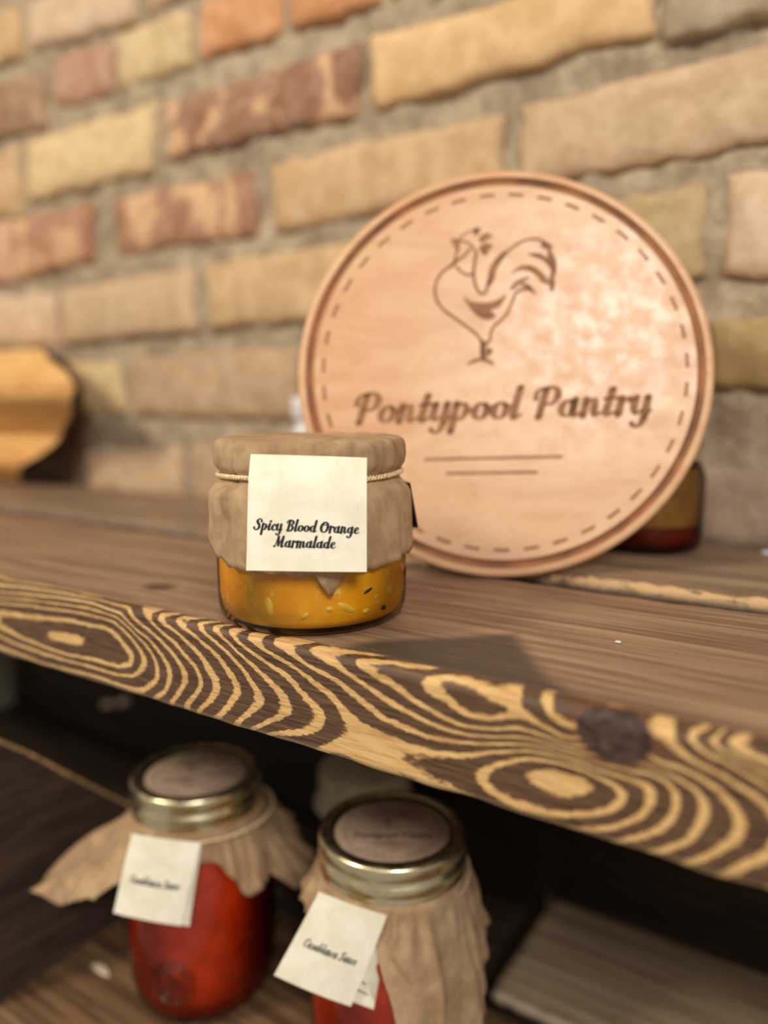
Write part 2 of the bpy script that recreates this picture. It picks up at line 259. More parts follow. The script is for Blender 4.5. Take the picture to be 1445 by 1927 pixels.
# bricks: kind, then corner x, z (top left, top right, bottom right, bottom left)
BRICKS = [
 ["red", -340.1, 332.3, -143.0, 331.9, -143.7, 286.0, -339.8, 289.2],
 ["cream", -540.3, 337.7, -355.9, 335.6, -359.8, 283.5, -547.3, 282.9],
 ["tan", -716.0, 335.0, -554.8, 338.3, -563.2, 275.0, -726.9, 274.1],
 ["yellow", -130.8, 333.0, 59.3, 323.7, 60.8, 287.3, -129.1, 285.9],
 ["grey", 66.1, 323.1, 162.7, 317.0, 165.2, 282.1, 67.9, 281.9],
 ["brown", -638.6, 406.6, -510.1, 395.6, -514.4, 346.6, -647.1, 353.3],
 ["pink", -492.8, 405.7, -406.8, 398.4, -409.2, 356.7, -495.6, 360.5],
 ["cream2", -400.0, 402.3, -307.6, 397.8, -309.0, 355.5, -404.0, 357.3],
 ["orange", -295.2, 400.4, -211.3, 393.9, -212.6, 356.2, -297.8, 356.6],
 ["orange", -200.6, 393.4, -122.7, 388.4, -123.1, 353.2, -201.8, 355.7],
 ["tan", -114.1, 387.5, 63.4, 372.7, 65.2, 332.7, -114.4, 353.2],
 ["pale", -524.6, 460.0, -372.9, 446.1, -376.2, 406.4, -527.1, 419.4],
 ["tan", -669.6, 473.2, -536.9, 460.0, -540.8, 416.9, -677.8, 425.5],
 ["redhalf", -571.7, 268.3, -450.0, 267.7, -451.8, 217.9, -579.3, 211.5],
 ["pinkpale", -739.5, 269.8, -579.2, 269.3, -587.4, 209.5, -749.9, 212.1],
 ["redspot", -421.3, 266.5, -244.5, 263.9, -246.6, 216.9, -414.3, 218.7],
 ["tan", -228.8, 266.4, -33.5, 263.7, -31.4, 220.2, -225.9, 215.2],
 ["tan2", -19.8, 265.0, 138.6, 268.8, 141.8, 218.7, -17.4, 216.8],
 ["pale", -671.5, 200.0, -512.4, 193.7, -518.3, 142.6, -679.9, 147.6],
 ["tan2", -497.5, 194.5, -317.8, 196.1, -315.2, 144.0, -507.0, 141.0],
 ["tan", -299.7, 198.2, -100.2, 198.5, -100.4, 144.7, -299.0, 144.9],
 ["olive", -87.4, 198.3, 91.4, 202.2, 94.7, 152.0, -87.4, 143.8],
 ["pale", 103.3, 204.0, 204.6, 206.4, 209.0, 151.3, 105.0, 149.9],
 ["yellowpale", -661.5, 124.9, -421.3, 122.5, -419.4, 74.1, -669.5, 72.3],
 ["tan3", -403.5, 125.3, -205.5, 125.4, -205.7, 69.7, -408.0, 71.7],
 ["tan3", -189.6, 124.7, -38.4, 125.1, -37.6, 67.4, -191.1, 67.8],
 ["tan", -26.9, 125.5, 88.7, 127.3, 90.7, 85.6, -26.0, 71.0],
 ["olive2", 98.7, 127.3, 210.8, 128.9, 214.1, 86.9, 100.5, 90.6],
 ["tan3", -698.2, 32.7, -497.4, 36.8, -500.6, -10.3, -706.1, -17.0],
 ["tan2", -477.3, 38.4, -339.6, 44.2, -340.1, -5.1, -482.5, -11.9],
 ["tan3", -323.2, 44.7, -133.3, 51.4, -133.9, -3.4, -326.6, -9.0],
 ["tan3", -121.4, 51.7, 74.2, 52.9, 76.4, 0.1, -121.9, -2.5],
 ["pinkgrey", 84.4, 42.2, 206.6, 46.2, 210.0, 3.1, 86.4, -2.2]]

# ------------------------------------------------------------------ materials
def wood_mat(name, dark, light, scale=(6, 60, 60), rough=.6, bump=.25, stretch='x', seed=0, spec=.35):
    t = NT(name); c = t.coord()
    sc = {'x': (1, 9, 9), 'z': (9, 9, 1), 'y': (9, 1, 9)}[stretch]
    m = t.mapping(c, sc, (seed, seed*2.3, seed*.7))
    a = t.noise(m, 9, 5, .6, .6); b = t.noise(m, 42, 3, .6)
    f = t.math('ADD', t.math('MULTIPLY', a, .65), t.math('MULTIPLY', b, .35))
    col = t.mix(t.ramp(f, .36, .66), lin(*dark), lin(*light))
    return t.pbr(col, rough, Normal=t.bump(f, bump, .002), **{'Specular_IOR_Level': spec})

def mat_brick():
    t = NT('fired_clay_brick'); oi = t.n('ShaderNodeObjectInfo')
    v = t.n('ShaderNodeVectorMath', operation='ADD'); t.put(v.inputs[0], t.coord()); t.put(v.inputs[1], oi.outputs['Location'])
    p = v.outputs[0]
    big = t.noise(p, 22, 3, .6, .8); mid = t.noise(p, 60, 5, .65); fine = t.noise(p, 420, 4, .7)
    base = oi.outputs['Color']
    lt = t.mix(.22, base, lin(236, 222, 200))
    col = t.mix(t.ramp(mid, .35, .7), t.mix(.26, base, lin(122, 104, 86)), lt)
    spot = t.math('MULTIPLY', t.ramp(big, .49, .60), oi.outputs['Alpha'])
    col = t.mix(spot, col, lin(220, 180, 140))
    col = t.mix(t.ramp(fine, .62, .74, 0, .45), col, lin(120, 98, 76))
    h = t.math('ADD', t.math('MULTIPLY', mid, .7), t.math('MULTIPLY', fine, .3))
    return t.pbr(col, .88, Normal=t.bump(h, .55, .003), Specular_IOR_Level=.2)
def mat_mortar():
    t = NT('lime_mortar'); c = t.coord()
    a = t.noise(c, 45, 6, .7); b = t.noise(c, 300, 4, .7); g = t.noise(c, 9, 3, .5)
    col = t.mix(t.ramp(a, .34, .66), lin(152, 136, 114), lin(200, 182, 154))
    col = t.mix(t.ramp(b, .60, .72, 0, .6), col, lin(112, 94, 74))
    col = t.mix(t.ramp(g, .5, .7, 0, .35), col, lin(168, 150, 126))
    return t.pbr(col, .95, Normal=t.bump(t.math('ADD', a, t.math('MULTIPLY', b, .5)), .9, .004), Specular_IOR_Level=.1)
M_BRICK, M_MORTAR = mat_brick(), mat_mortar()

def mat_front_plank():
    t = NT('stained_pine_bold_grain'); c = t.coord()
    # fine fibre streaks along the board
    fib = t.noise(t.mapping(c, (14, 260, 420)), 3.2, 4, .65)
    fib2 = t.noise(t.mapping(c, (5, 60, 120)), 4, 4, .6, .4)
    jag = t.noise(t.mapping(c, (90, 300, 300)), 3.0, 3, .6)
    jag2 = t.noise(t.mapping(c, (30, 60, 60)), 2.0, 2, .5)
    ring = t.math('ADD', t.attr('ring'), t.math('ADD', t.math('MULTIPLY', t.math('SUBTRACT', jag, .5), .34), t.math('MULTIPLY', t.math('SUBTRACT', jag2, .5), .30)))
    fr = t.math('FRACT', t.math('ADD', ring, .5))
    d = t.math('MULTIPLY', t.math('ABSOLUTE', t.math('SUBTRACT', fr, .5)), 2.0)
    d = t.math('ADD', d, t.math('MULTIPLY', t.math('SUBTRACT', fib, .5), .30))
    light = t.ramp(d, .43, .24)
    darkc = t.mix(t.ramp(fib, .35, .68), lin(66, 45, 31), lin(112, 82, 56))
    darkc = t.mix(t.ramp(fib2, .55, .75, 0, .5), darkc, lin(128, 94, 62))
    lightc = t.mix(t.ramp(fib, .34, .6), lin(184, 139, 84), lin(224, 186, 124))
    front = t.mix(light, darkc, lightc)
    # top: even brown stain, long faint streaks
    ts = t.noise(t.mapping(c, (2.2, 46, 46)), 3.5, 5, .62, .5); tf = t.noise(t.mapping(c, (12, 240, 240)), 3, 3, .6)
    tm = t.noise(t.mapping(c, (9, 16, 16)), 1.6, 3, .5)
    top = t.mix(t.ramp(ts, .34, .68), lin(118, 92, 72), lin(168, 138, 110))
    top = t.mix(t.ramp(tf, .58, .75, 0, .32), top, lin(92, 68, 50))
    top = t.mix(t.ramp(tm, .5, .72, 0, .5), top, lin(150, 120, 96))
    top = t.mix(t.math('MULTIPLY', t.attr('darkpatch'), t.ramp(tf, .2, .5, .6, 1)), top, lin(70, 61, 52))
    top = t.mix(t.attr('topknot'), top, lin(74, 54, 42))
    fmask = t.ramp(t.math('ADD', t.attr('front'), t.math('MULTIPLY', t.math('SUBTRACT', fib, .5), .8)), .40, .62)
    col = t.mix(fmask, top, front)
    kn = t.mix(t.ramp(jag, .35, .68), lin(44, 30, 25), lin(92, 68, 58))
    rim = t.attr('knotrim')
    col = t.mix(t.math('MULTIPLY', rim, .5), col, lin(120, 70, 40))
    kf = t.ramp(t.math('ADD', t.attr('knot'), t.math('MULTIPLY', t.math('SUBTRACT', jag2, .5), .35)), .38, .62)
    col = t.mix(kf, col, kn)
    col = t.mix(t.attr('worn'), col, lin(190, 158, 116))
    h = t.math('ADD', t.math('MULTIPLY', fib, .6), t.math('MULTIPLY', light, .35))
    return t.pbr(col, t.ramp(fib, .3, .7, .42, .60), Normal=t.bump(h, .35, .0008), Specular_IOR_Level=.40)
M_FRONT = mat_front_plank()
def mat_plank(name, dark, light, worn):
    t = NT(name); c = t.coord()
    ts = t.noise(t.mapping(c, (2.2, 40, 40), (3, 1, 7)), 3.5, 5, .62, .5); tf = t.noise(t.mapping(c, (12, 240, 240)), 3, 3, .6)
    top = t.mix(t.ramp(ts, .34, .68), lin(*dark), lin(*light))
    top = t.mix(t.ramp(tf, .58, .75, 0, .45), top, lin(*[v*.62 for v in dark]))
    j = t.noise(t.mapping(c, (40, 90, 90)), 2.5, 3, .6)
    col = t.mix(t.ramp(t.math('MULTIPLY', t.attr('worn'), t.ramp(j, .3, .55, .3, 1.3)), .3, .75), top, lin(*worn))
    col = t.mix(t.attr('gapshade'), col, lin(46, 33, 24))  # shade inside the plank gap, painted dark brown on the front face
    return t.pbr(col, .58, Normal=t.bump(tf, .35, .001), Specular_IOR_Level=.35)
M_BACK = mat_plank('weathered_brown_plank', (120, 98, 78), (164, 138, 112), (204, 168, 122))
M_LOW = mat_plank('lower_brown_plank', (84, 60, 40), (140, 108, 76), (206, 172, 128))
M_LOWB = mat_plank('lower_pale_plank', (146, 124, 98), (188, 166, 136), (196, 176, 148))
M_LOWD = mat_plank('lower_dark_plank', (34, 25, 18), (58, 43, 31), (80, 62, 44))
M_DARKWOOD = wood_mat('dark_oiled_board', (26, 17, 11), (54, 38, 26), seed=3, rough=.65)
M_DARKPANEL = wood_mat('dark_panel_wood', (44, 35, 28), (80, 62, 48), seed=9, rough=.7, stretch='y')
M_GREY = wood_mat('grey_weathered_post', (150, 146, 126), (190, 186, 164), seed=5, stretch='z')
M_DARKSIDE = wood_mat('dark_side_wood', (40, 28, 20), (78, 56, 38), seed=2, rough=.9, stretch='z', bump=.6)
M_BLOCK = wood_mat('honey_carved_wood', (206, 146, 82), (248, 204, 130), seed=7, rough=.42, spec=.5)

def mat_sign(name, a, b, rough, bump):
    t = NT(name); c = t.coord()
    m = t.mapping(c, (9, 30, 30), (1.3, .2, 0), (0, 0, R(14)))
    w = t.noise(m, 1.3, 3, .5, 1.6); w2 = t.noise(t.mapping(c, (20, 260, 260)), 2.0, 3, .6)
    band = t.math('FRACT', t.math('MULTIPLY', w, 7.0)); line = t.ramp(band, .02, .16, 1, 0)
    col = t.mix(t.ramp(w, .3, .7), lin(*a), lin(*b))
    col = t.mix(t.math('MULTIPLY', line, .42), col, lin(206, 152, 104))
    col = t.mix(t.ramp(w2, .55, .75, 0, .2), col, lin(212, 162, 120))
    big = t.noise(t.mapping(c, (70, 70, 70)), 1.5, 4, .6)
    return t.pbr(col, t.ramp(big, .35, .65, rough-.06, rough+.08), Normal=t.bump(t.math('ADD', t.math('MULTIPLY', big, .8), t.math('MULTIPLY', w2, .3)), bump, .0012), Specular_IOR_Level=.55)
M_SIGN = mat_sign('maple_sign_face', (214, 164, 120), (228, 186, 144), .35, .05)
def plain(name, col, rough=.6, amt=.12, scale=80, **kw):
    t = NT(name); n_ = t.noise(t.coord(), scale, 4, .6)
    c = t.mix(t.ramp(n_, .3, .7), lin(*[max(0, v*(1-amt)) for v in col]), lin(*[min(255, v*(1+amt)) for v in col]))
    return t.pbr(c, rough, **kw)
M_BURN = plain('laser_burnt_wood', (148, 102, 64), .7, .12, 120)
M_GROOVE = plain('routed_groove', (146, 96, 56), .6, .22, 40)
M_WORN = plain('bare_worn_wood', (176, 142, 98), .7, .2, 200)
M_INK = plain('black_ink', (26, 25, 26), .6, .1, 300)
M_FADEINK = plain('dark_brown_print', (70, 56, 48), .7, .1, 300)

def mat_paper(name, a, b, fleck, crease=False):
    t = NT(name); c = t.coord()
    n1 = t.noise(c, 70, 5, .65); n2 = t.noise(c, 900, 3, .6); n3 = t.noise(t.mapping(c, (1, 1, .25)), 260, 3, .6)
    col = t.mix(t.ramp(n1, .32, .68), lin(*a), lin(*b)); col = t.mix(t.ramp(n2, .62, .74, 0, .35), col, lin(*fleck))
    col = t.mix(t.ramp(n3, .6, .75, 0, .25), col, lin(*fleck))
    h = t.math('ADD', n1, t.math('MULTIPLY', n2, .3))
    if crease:
        w = t.n('ShaderNodeVectorMath', operation='ADD'); nv = t.n('ShaderNodeTexNoise'); t.put(nv.inputs['Vector'], c); nv.inputs['Scale'].default_value = 60
        sv = t.n('ShaderNodeVectorMath', operation='SCALE'); t.put(sv.inputs[0], nv.outputs[1]); sv.inputs['Scale'].default_value = .012
        t.put(w.inputs[0], t.mapping(c, (1, 1, .6))); t.put(w.inputs[1], sv.outputs[0])
        v = t.n('ShaderNodeTexVoronoi', feature='DISTANCE_TO_EDGE'); t.put(v.inputs['Vector'], w.outputs[0]); v.inputs['Scale'].default_value = 46
        e = t.ramp(v.outputs[0], 0, .09, 1, 0); gate = t.ramp(t.noise(c, 40, 2), .48, .6)
        e = t.math('MULTIPLY', e, gate)
        col = t.mix(t.math('MULTIPLY', e, .35), col, lin(112, 84, 60)); h = t.math('SUBTRACT', h, t.math('MULTIPLY', e, .9))
    return t.pbr(col, .85, Normal=t.bump(h, .22, .0008), Specular_IOR_Level=.2)
M_KRAFT = mat_paper('brown_kraft_paper', (160, 130, 98), (190, 160, 124), (134, 104, 76), crease=True)
M_TAG = mat_paper('cream_parchment_card', (236, 229, 202), (250, 246, 226), (214, 204, 170))
M_LABELDISC = mat_paper('lid_label_kraft', (146, 122, 104), (172, 148, 128), (124, 100, 84))
M_TAGBACK = mat_paper('dark_card_back', (40, 34, 30), (58, 48, 42), (30, 26, 24))
M_TWINE = plain('cream_twine', (222, 198, 156), .8, .14, 900)
M_CREAM = mat_paper('cream_cloth', (196, 184, 150), (222, 212, 178), (176, 160, 124))

def mat_thin_glass(name, tint=(1, 1, 1)):
    t = NT(name); tr = t.n('ShaderNodeBsdfTransparent'); tr.inputs[0].default_value = (*tint, 1)
    gl = t.n('ShaderNodeBsdfGlossy'); gl.inputs['Roughness'].default_value = .03
    fr = t.n('ShaderNodeFresnel'); fr.inputs[0].default_value = 1.38
    mx = t.n('ShaderNodeMixShader'); t.t.links.new(fr.outputs[0], mx.inputs[0])
    t.t.links.new(tr.outputs[0], mx.inputs[1]); t.t.links.new(gl.outputs[0], mx.inputs[2]); t.t.links.new(mx.outputs[0], t.out.inputs[0]); return t.m
M_GLASS = mat_thin_glass('clear_jar_glass', (.95, .96, .94))
M_AMBERGLASS = mat_thin_glass('amber_jar_glass', (.80, .66, .40))
def mat_marmalade():
    t = NT('orange_marmalade'); c = t.coord()
    n1 = t.noise(c, 95, 4, .6, .5); n2 = t.noise(c, 260, 3, .55); n3 = t.noise(t.mapping(c, (1, 1, .5)), 38, 2, .5)
    col = t.mix(t.ramp(n1, .35, .7), lin(236, 156, 8), lin(250, 186, 28))
    col = t.mix(t.ramp(n3, .45, .7, 0, .6), col, lin(232, 160, 8))
    col = t.mix(t.ramp(n2, .62, .74, 0, .75), col, lin(252, 212, 110))
    return t.pbr(col, .28, Specular_IOR_Level=.4, Coat_Weight=.0)
M_MARM = mat_marmalade()
def mat_sauce(name, a, b):
    t = NT(name); c = t.coord(); n1 = t.noise(c, 60, 4, .6, .4); n2 = t.noise(c, 300, 3, .6)
    col = t.mix(t.ramp(n1, .35, .7), lin(*a), lin(*b)); col = t.mix(t.ramp(n2, .62, .74, 0, .4), col, lin(min(255, b[0]+40), b[1]+50, b[2]+20))
    return t.pbr(col, .25, Coat_Weight=.0)
M_SAUCE = mat_sauce('red_tomato_sauce', (176, 42, 3), (202, 60, 8))
M_JAM = mat_sauce('dark_red_preserve', (84, 18, 12), (120, 30, 18))
def mat_metal(name, col, rough):
    t = NT(name); n_ = t.noise(t.coord(), 140, 3, .6)
    return t.pbr(lin(*col), t.ramp(n_, .3, .7, rough-.06, rough+.08), Metallic=1.0)
M_GOLD = mat_metal('pale_gold_screw_band', (226, 216, 178), .28)
M_BRONZE = mat_metal('dark_lid_rim', (120, 104, 74), .38)
M_HERB = plain('dark_herb', (58, 44, 24), .6)
M_PULP = plain('pale_pulp', (248, 190, 62), .4)
M_WHITE = plain('white_glaze', (222, 222, 226), .3, .04)
M_CHIP = plain('pale_chip', (226, 206, 176), .7)
M_REDLID = plain('dark_red_clay', (110, 44, 30), .5)
M_STONE = plain('brown_stoneware', (142, 116, 78), .45, .16, 40)

# ------------------------------------------------------------------ the brick wall
WALLY = .2736
BRICK_COL = {'red': (152, 104, 74, 1.0), 'cream': (232, 202, 150, .1), 'tan': (214, 178, 130, .15), 'yellow': (230, 190, 132, .2),
 'grey': (176, 158, 130, .1), 'brown': (154, 116, 84, .2), 'pink': (186, 140, 112, .35), 'cream2': (216, 190, 140, .2),
 'orange': (218, 150, 92, .2), 'pale': (220, 190, 158, .2), 'redhalf': (180, 124, 94, .9), 'pinkpale': (216, 164, 136, .2),
 'redspot': (166, 114, 82, 1.0), 'tan2': (206, 174, 136, .2), 'olive': (186, 162, 114, .2), 'yellowpale': (222, 196, 140, .1),
 'tan3': (190, 158, 122, .25), 'olive2': (184, 154, 96, .15), 'pinkgrey': (182, 156, 134, .25)}
wall = link_mesh('wall_back', [], [], M_MORTAR)
def build_wall():
    x0, x1, z0, z1, sx, sz = -1.05, .75, -.50, .74, .006, .006
    nx, nzv = int((x1-x0)/sx)+1, int((z1-z0)/sz)+1
    V = []
    for i in range(nx):
        for j in range(nzv):
            x, z = x0+i*sx, z0+j*sz
            d = .0045*nz(x*55, z*55, 3)+.0025*nz(x*150, z*150, 9)+.003*nz(x*14, z*14, 1)
            V.append((x, WALLY+.0055+d, z))
    F = grid_faces(nx, nzv, flip=False)
    b = len(V)
    V += [(x0, WALLY+.2, z0), (x1, WALLY+.2, z0), (x1, WALLY+.2, z1), (x0, WALLY+.2, z1)]
    c = (0, (nx-1)*nzv, nx*nzv-1, nzv-1)
    F += [(b, b+1, b+2, b+3)] + [(c[i], b+i, b+(i+1) % 4, c[(i+1) % 4]) for i in range(4)]
    me = wall.data; me.from_pydata(V, [], F); me.update(); me.polygons.foreach_set('use_smooth', [True]*len(me.polygons))
build_wall()
tag(wall, 'old brick wall with wide rough mortar joints behind the shelf', None, kind='structure')
def brick(q, kind, seed):
    """q: four corners (x, z) in metres TL, TR, BR, BL on the wall face; a slightly pillowed, chipped block"""
    cx = sum(p[0] for p in q)/4; cz = sum(p[1] for p in q)/4; nu, nv = 17, 8
    V = []; depth = .04
    def P(u, v, r=1.0):
        t = (q[0][0]+(q[1][0]-q[0][0])*u, q[0][1]+(q[1][1]-q[0][1])*u); b = (q[3][0]+(q[2][0]-q[3][0])*u, q[3][1]+(q[2][1]-q[3][1])*u)
        return t[0]+(b[0]-t[0])*v, t[1]+(b[1]-t[1])*v
    W = abs(q[1][0]-q[0][0]); H = abs(q[0][1]-q[3][1])
    us = [0, .004/W, .010/W]+[.010/W+(1-.020/W)*(i+1)/(nu-5) for i in range(nu-6)]+[1-.010/W, 1-.004/W, 1]
    vs = [0, .004/H, .010/H]+[.010/H+(1-.020/H)*(i+1)/(nv-5) for i in range(nv-6)]+[1-.010/H, 1-.004/H, 1]
    us = sorted(set(round(u, 6) for u in us)); vs = sorted(set(round(v, 6) for v in vs)); nu, nv = len(us), len(vs)
    for u in us:
        for v in vs:
            x, z = P(u, v)
            e = min(u*W, (1-u)*W, v*H, (1-v)*H)
            rd = .0038*max(0, 1-e/.010)**2
            w = .0022*nz(x*40+seed, z*40, seed)+.0012*nz(x*120, z*120, seed)
            ex = .0042*nz(x*60, z*60, seed+5) if e < .006 else 0
            ez = .0042*nz(x*60, z*60, seed+9) if e < .006 else 0
            V.append((x-cx+ex, rd+w, z-cz+ez))
    F = grid_faces(nu, nv, flip=False)
    ring = [i*nv for i in range(nu)]+[(nu-1)*nv+j for j in range(1, nv)]+[i*nv+nv-1 for i in range(nu-2, -1, -1)]+[j for j in range(nv-2, 0, -1)]
    b = len(V); V += [(V[i][0], depth, V[i][2]) for i in ring]; n = len(ring)
    F += [(ring[i], b+i, b+(i+1) % n, ring[(i+1) % n]) for i in range(n)]+[tuple(b+i for i in range(n))]
    o = link_mesh('brick', V, F, M_BRICK, wall, loc=(cx, WALLY-.002+random.uniform(-.002, .002), cz))
    c = BRICK_COL[kind]; l = lin(*c[:3]); o.color = (l[0], l[1], l[2], c[3])
    bm = bmesh.new(); bm.from_mesh(o.data); bmesh.ops.recalc_face_normals(bm, faces=bm.faces); bm.to_mesh(o.data); bm.free()
    return o
for i, b in enumerate(BRICKS):
    brick([(b[1+2*k]/1000, b[2+2*k]/1000) for k in range(4)], b[0], i*3.7)
# the courses go on beyond what the picture frames
_rows = [(.332, .287), (.266, .217), (.197, .144), (.125, .071), (.046, -.006)]
_kinds = ['tan', 'tan2', 'tan3', 'cream', 'olive', 'pale', 'red', 'pinkgrey', 'yellow', 'brown']
def filler(z1, z0, xa, xb, seed):
    x = xa
    while x < xb-.05:
        L = min(random.choice([.195, .195, .19, .095]), xb-x)
        brick([(x, z1+random.uniform(-.003, .003)), (x+L, z1+random.uniform(-.003, .003)), (x+L, z0), (x, z0)], random.choice(_kinds), seed+x*9); x += L+.014
ext = {}
for b in BRICKS:
    zc = (b[2]+b[4]+b[6]+b[8])/4000
    k = min(range(5), key=lambda r: abs(sum(_rows[r])/2-zc)) if zc < .34 else None
    if k is not None:
        e = ext.setdefault(k, [9, -9]); e[0] = min(e[0], b[1]/1000, b[7]/1000); e[1] = max(e[1], b[3]/1000, b[5]/1000)
for k, (a, b) in enumerate(_rows):
    filler(a, b, -1.0, ext[k][0]-.014, 40+k); filler(a, b, ext[k][1]+.014, .72, 60+k)
filler(.395, .352, .078, .72, 70); filler(.372, .349, -1.0, -.69, 71)
for k in range(4): filler(.54+k*.07-.075, .485+k*.07-.075, -.36 if k == 0 else -1.0, .72, 80+k)
for k in range(5): filler(-.022-k*.072, -.078-k*.072, -1.0, .72, 90+k)

# ------------------------------------------------------------------ the grain of the front board: growth-ring number over the face, fitted through the ring lines
def ring_field():
    P = []; K = []
    for row in GRAIN:
        k = row[0]; p = [(row[i], row[i+1]) for i in range(1, len(row), 2)]
        for a, b in zip(p[:-1], p[1:]):
            d = math.hypot(b[0]-a[0], b[1]-a[1]); n = max(1, int(d/3.0))
            for s in range(n):
                P.append((a[0]+(b[0]-a[0])*s/n, a[1]+(b[1]-a[1])*s/n)); K.append(k)
        P.append(p[-1]); K.append(k)
    P = np.array(P); K = np.array(K, float); n = len(P)
    def phi(r2): return .5*r2*np.log(r2+1e-9)
    A = phi(((P[:, None]-P[None])**2).sum(-1))+np.eye(n)*6.0
    Q = np.c_[np.ones(n), P]
    M = np.block([[A, Q], [Q.T, np.zeros((3, 3))]])
    w = np.linalg.solve(M, np.r_[K, 0, 0, 0])
    def f(X):
        out = np.empty(len(X))
        for s in range(0, len(X), 2000):
            x = X[s:s+2000]; out[s:s+2000] = phi(((x[:, None]-P[None])**2).sum(-1))@w[:n]+w[n]+x@w[n+1:]
        return out
    return f
RING = ring_field()
def smooth01(t): t = max(0., min(1., t)); return t*t*(3-2*t)
def pl_dist_in(poly, x, y):
    ins = False; d = 9; n = len(poly)
    for i in range(n):
        ax, ay = poly[i]; bx, by = poly[(i+1) % n]
        if (ay > y) != (by > y) and x < (bx-ax)*(y-ay)/(by-ay)+ax: ins = not ins
        t = max(0, min(1, ((x-ax)*(bx-ax)+(y-ay)*(by-ay))/((bx-ax)**2+(by-ay)**2))); d = min(d, math.hypot(ax+t*(bx-ax)-x, ay+t*(by-ay)-y))
    return d if ins else -d
DARK_PATCH = [(.036, .004), (.042, .020), (.060, .036), (.082, .053), (.092, .040), (.108, .018), (.128, .002)]  # outline of a dark grey patch on the plank top, jar to knot
def plank(name, parent, x0, x1, y0, y1, z0, z1, mat, fil=.004, xs=None, seed=0, feature=False, rough_front=0., rough_back=0.):
    if xs is None: xs = list(np.arange(x0, x1+.001, .006))
    prof = []                                   # (y, z, frontness, side) walked from back-bottom round the front to back-top
    ny = 4
    prof += [(y1, z0+.5*(z1-z0), 0), (y1-.001, z0+.001, 0)]+[(y1+(y0-y1)*k/3, z0, 0) for k in (1, 2)]
    prof += [(y0+.0025, z0, .6), (y0+.0008, z0+.0009, 1)]
    nfr = 24 if feature else 8
    for k in range(nfr+1): prof.append((y0, z0+.003+(z1-fil-z0-.003)*k/nfr, 1))
    for k in range(1, 6):
        a = math.pi/2*k/6; prof.append((y0+fil*(1-math.cos(a)), z1-fil*(1-math.sin(a)), 1-.25*k/6))
    ntop = 44 if feature else 14
    for k in range(ntop+1): prof.append((y0+fil+(y1-.003-y0-fil)*k/ntop, z1, (.75, .45, .15, 0)[min(k, 3)] if feature else 0))
    prof += [(y1-.0012, z1-.0009, 0), (y1, z1-.004, 0)]
    m = len(prof); V = []; fr = []; wn = []
    for x in xs:
        rf = rough_front*(nz(x*70, seed)+.6*nz(x*190, seed+2)) if rough_front else 0
        rb = rough_back*(nz(x*45, seed+4)+.6*nz(x*130, seed+6)) if rough_back else 0
        for (y, z, f) in prof:
            wy = .0005*nz(x*20, z*90, seed); wz = .0006*nz(x*14, y*50, seed+1)
            yy = y+wy; zz = z
            if y < y0+.006: yy += abs(rf)*(1 if z > z1-.012 else .2); 
            if y > y1-.004: yy += rb
            if z > z1-.003: zz += wz - (abs(rf)*.9 if (rough_front and y < y0+.008) else 0)
            elif f > .5 and z < z0+.002: zz += .0009*nz(x*60, seed+8)
            V.append((x, yy, zz)); fr.append(f)
            wn.append(max(1.2*smooth01(1-abs(z-z1+.0022)/.0032)*smooth01((x+.10)/.12)*(1 if y < y0+.006 else 0) if rough_front else 0, .75*smooth01(1-(z-z0)/.0025)*(1 if f > .5 else 0)))
    n = len(xs); F = grid_faces(n, m, flip=True)
    F += [tuple((k+0) for k in range(m)), tuple((n-1)*m+k for k in range(m))[::-1]]
    F += [(i*m, i*m+m-1, (i+1)*m+m-1, (i+1)*m) for i in range(n-1)]
    o = link_mesh(name, V, F, mat, parent)
    bm = bmesh.new(); bm.from_mesh(o.data); bmesh.ops.recalc_face_normals(bm, faces=bm.faces); bm.to_mesh(o.data); bm.free()
    for p in o.data.polygons:
        if len(p.vertices) > 4: p.use_smooth = False
    fattr(o, 'worn', wn)
    fattr(o, 'gapshade', [smooth01((z1-.0038-p[2])/.002) if (rough_front and p[1] < y0+.009) else 0 for p in V])
    if feature:
        A = np.array(V); arc = A[:, 2]*1000
        # unroll the rounded edge so the rings run over it
        arc = np.where((A[:, 2] > z1-fil-1e-5), (z1-fil)*1000+np.clip(np.arctan2(A[:, 2]-(z1-fil)+1e-7, (y0+fil)-A[:, 1]+1e-6), 0, 1.57)*fil*1000+np.maximum(A[:, 1]-y0-fil, 0)*450, arc)
        Xc = np.clip(A[:, 0]*1000, -172, 196)+(A[:, 0]*1000-np.clip(A[:, 0]*1000, -172, 196))*.12
        frn = np.array(fr); ring = np.zeros(len(V)); sel = frn > .02
        ring[sel] = RING(np.c_[Xc[sel], np.minimum(arc[sel], 6)])
        fattr(o, 'ring', ring); fattr(o, 'front', frn)
        kn = []; rim = []; st = []; tk = []
        for (x, y, z) in V:
            # the big dark knot sits on the arris
            u = (x-.1340)*1000; v = (z+.0055)*1000+y*1000*.55 if y > .0004 else (z+.0055)*1000
            d = math.hypot(u/10.3, (v-(-.02*u))/8.6)
            kn.append(1-smooth01((d-.82)/.36)); rim.append(smooth01((d-.8)/.2)*(1-smooth01((d-1.0)/.3)))
            onT = z > z1-.003
            st.append(smooth01((pl_dist_in(DARK_PATCH, x, y)+.003)/.008) if onT and .03 < x < .14 and y < .06 else 0)
            d2 = math.hypot((x+.086)/.0085, (y-.0315)/.0065)
            tk.append(.9*(1-smooth01((d2-.6)/.7)) if onT else 0)
        fattr(o, 'knot', kn); fattr(o, 'knotrim', rim); fattr(o, 'darkpatch', st); fattr(o, 'topknot', tk)
    return o
XS = sorted(set([round(v, 4) for v in list(np.arange(-.9, -.36, .012))+list(np.arange(-.36, .28, .0022))+list(np.arange(.28, .641, .012))]))
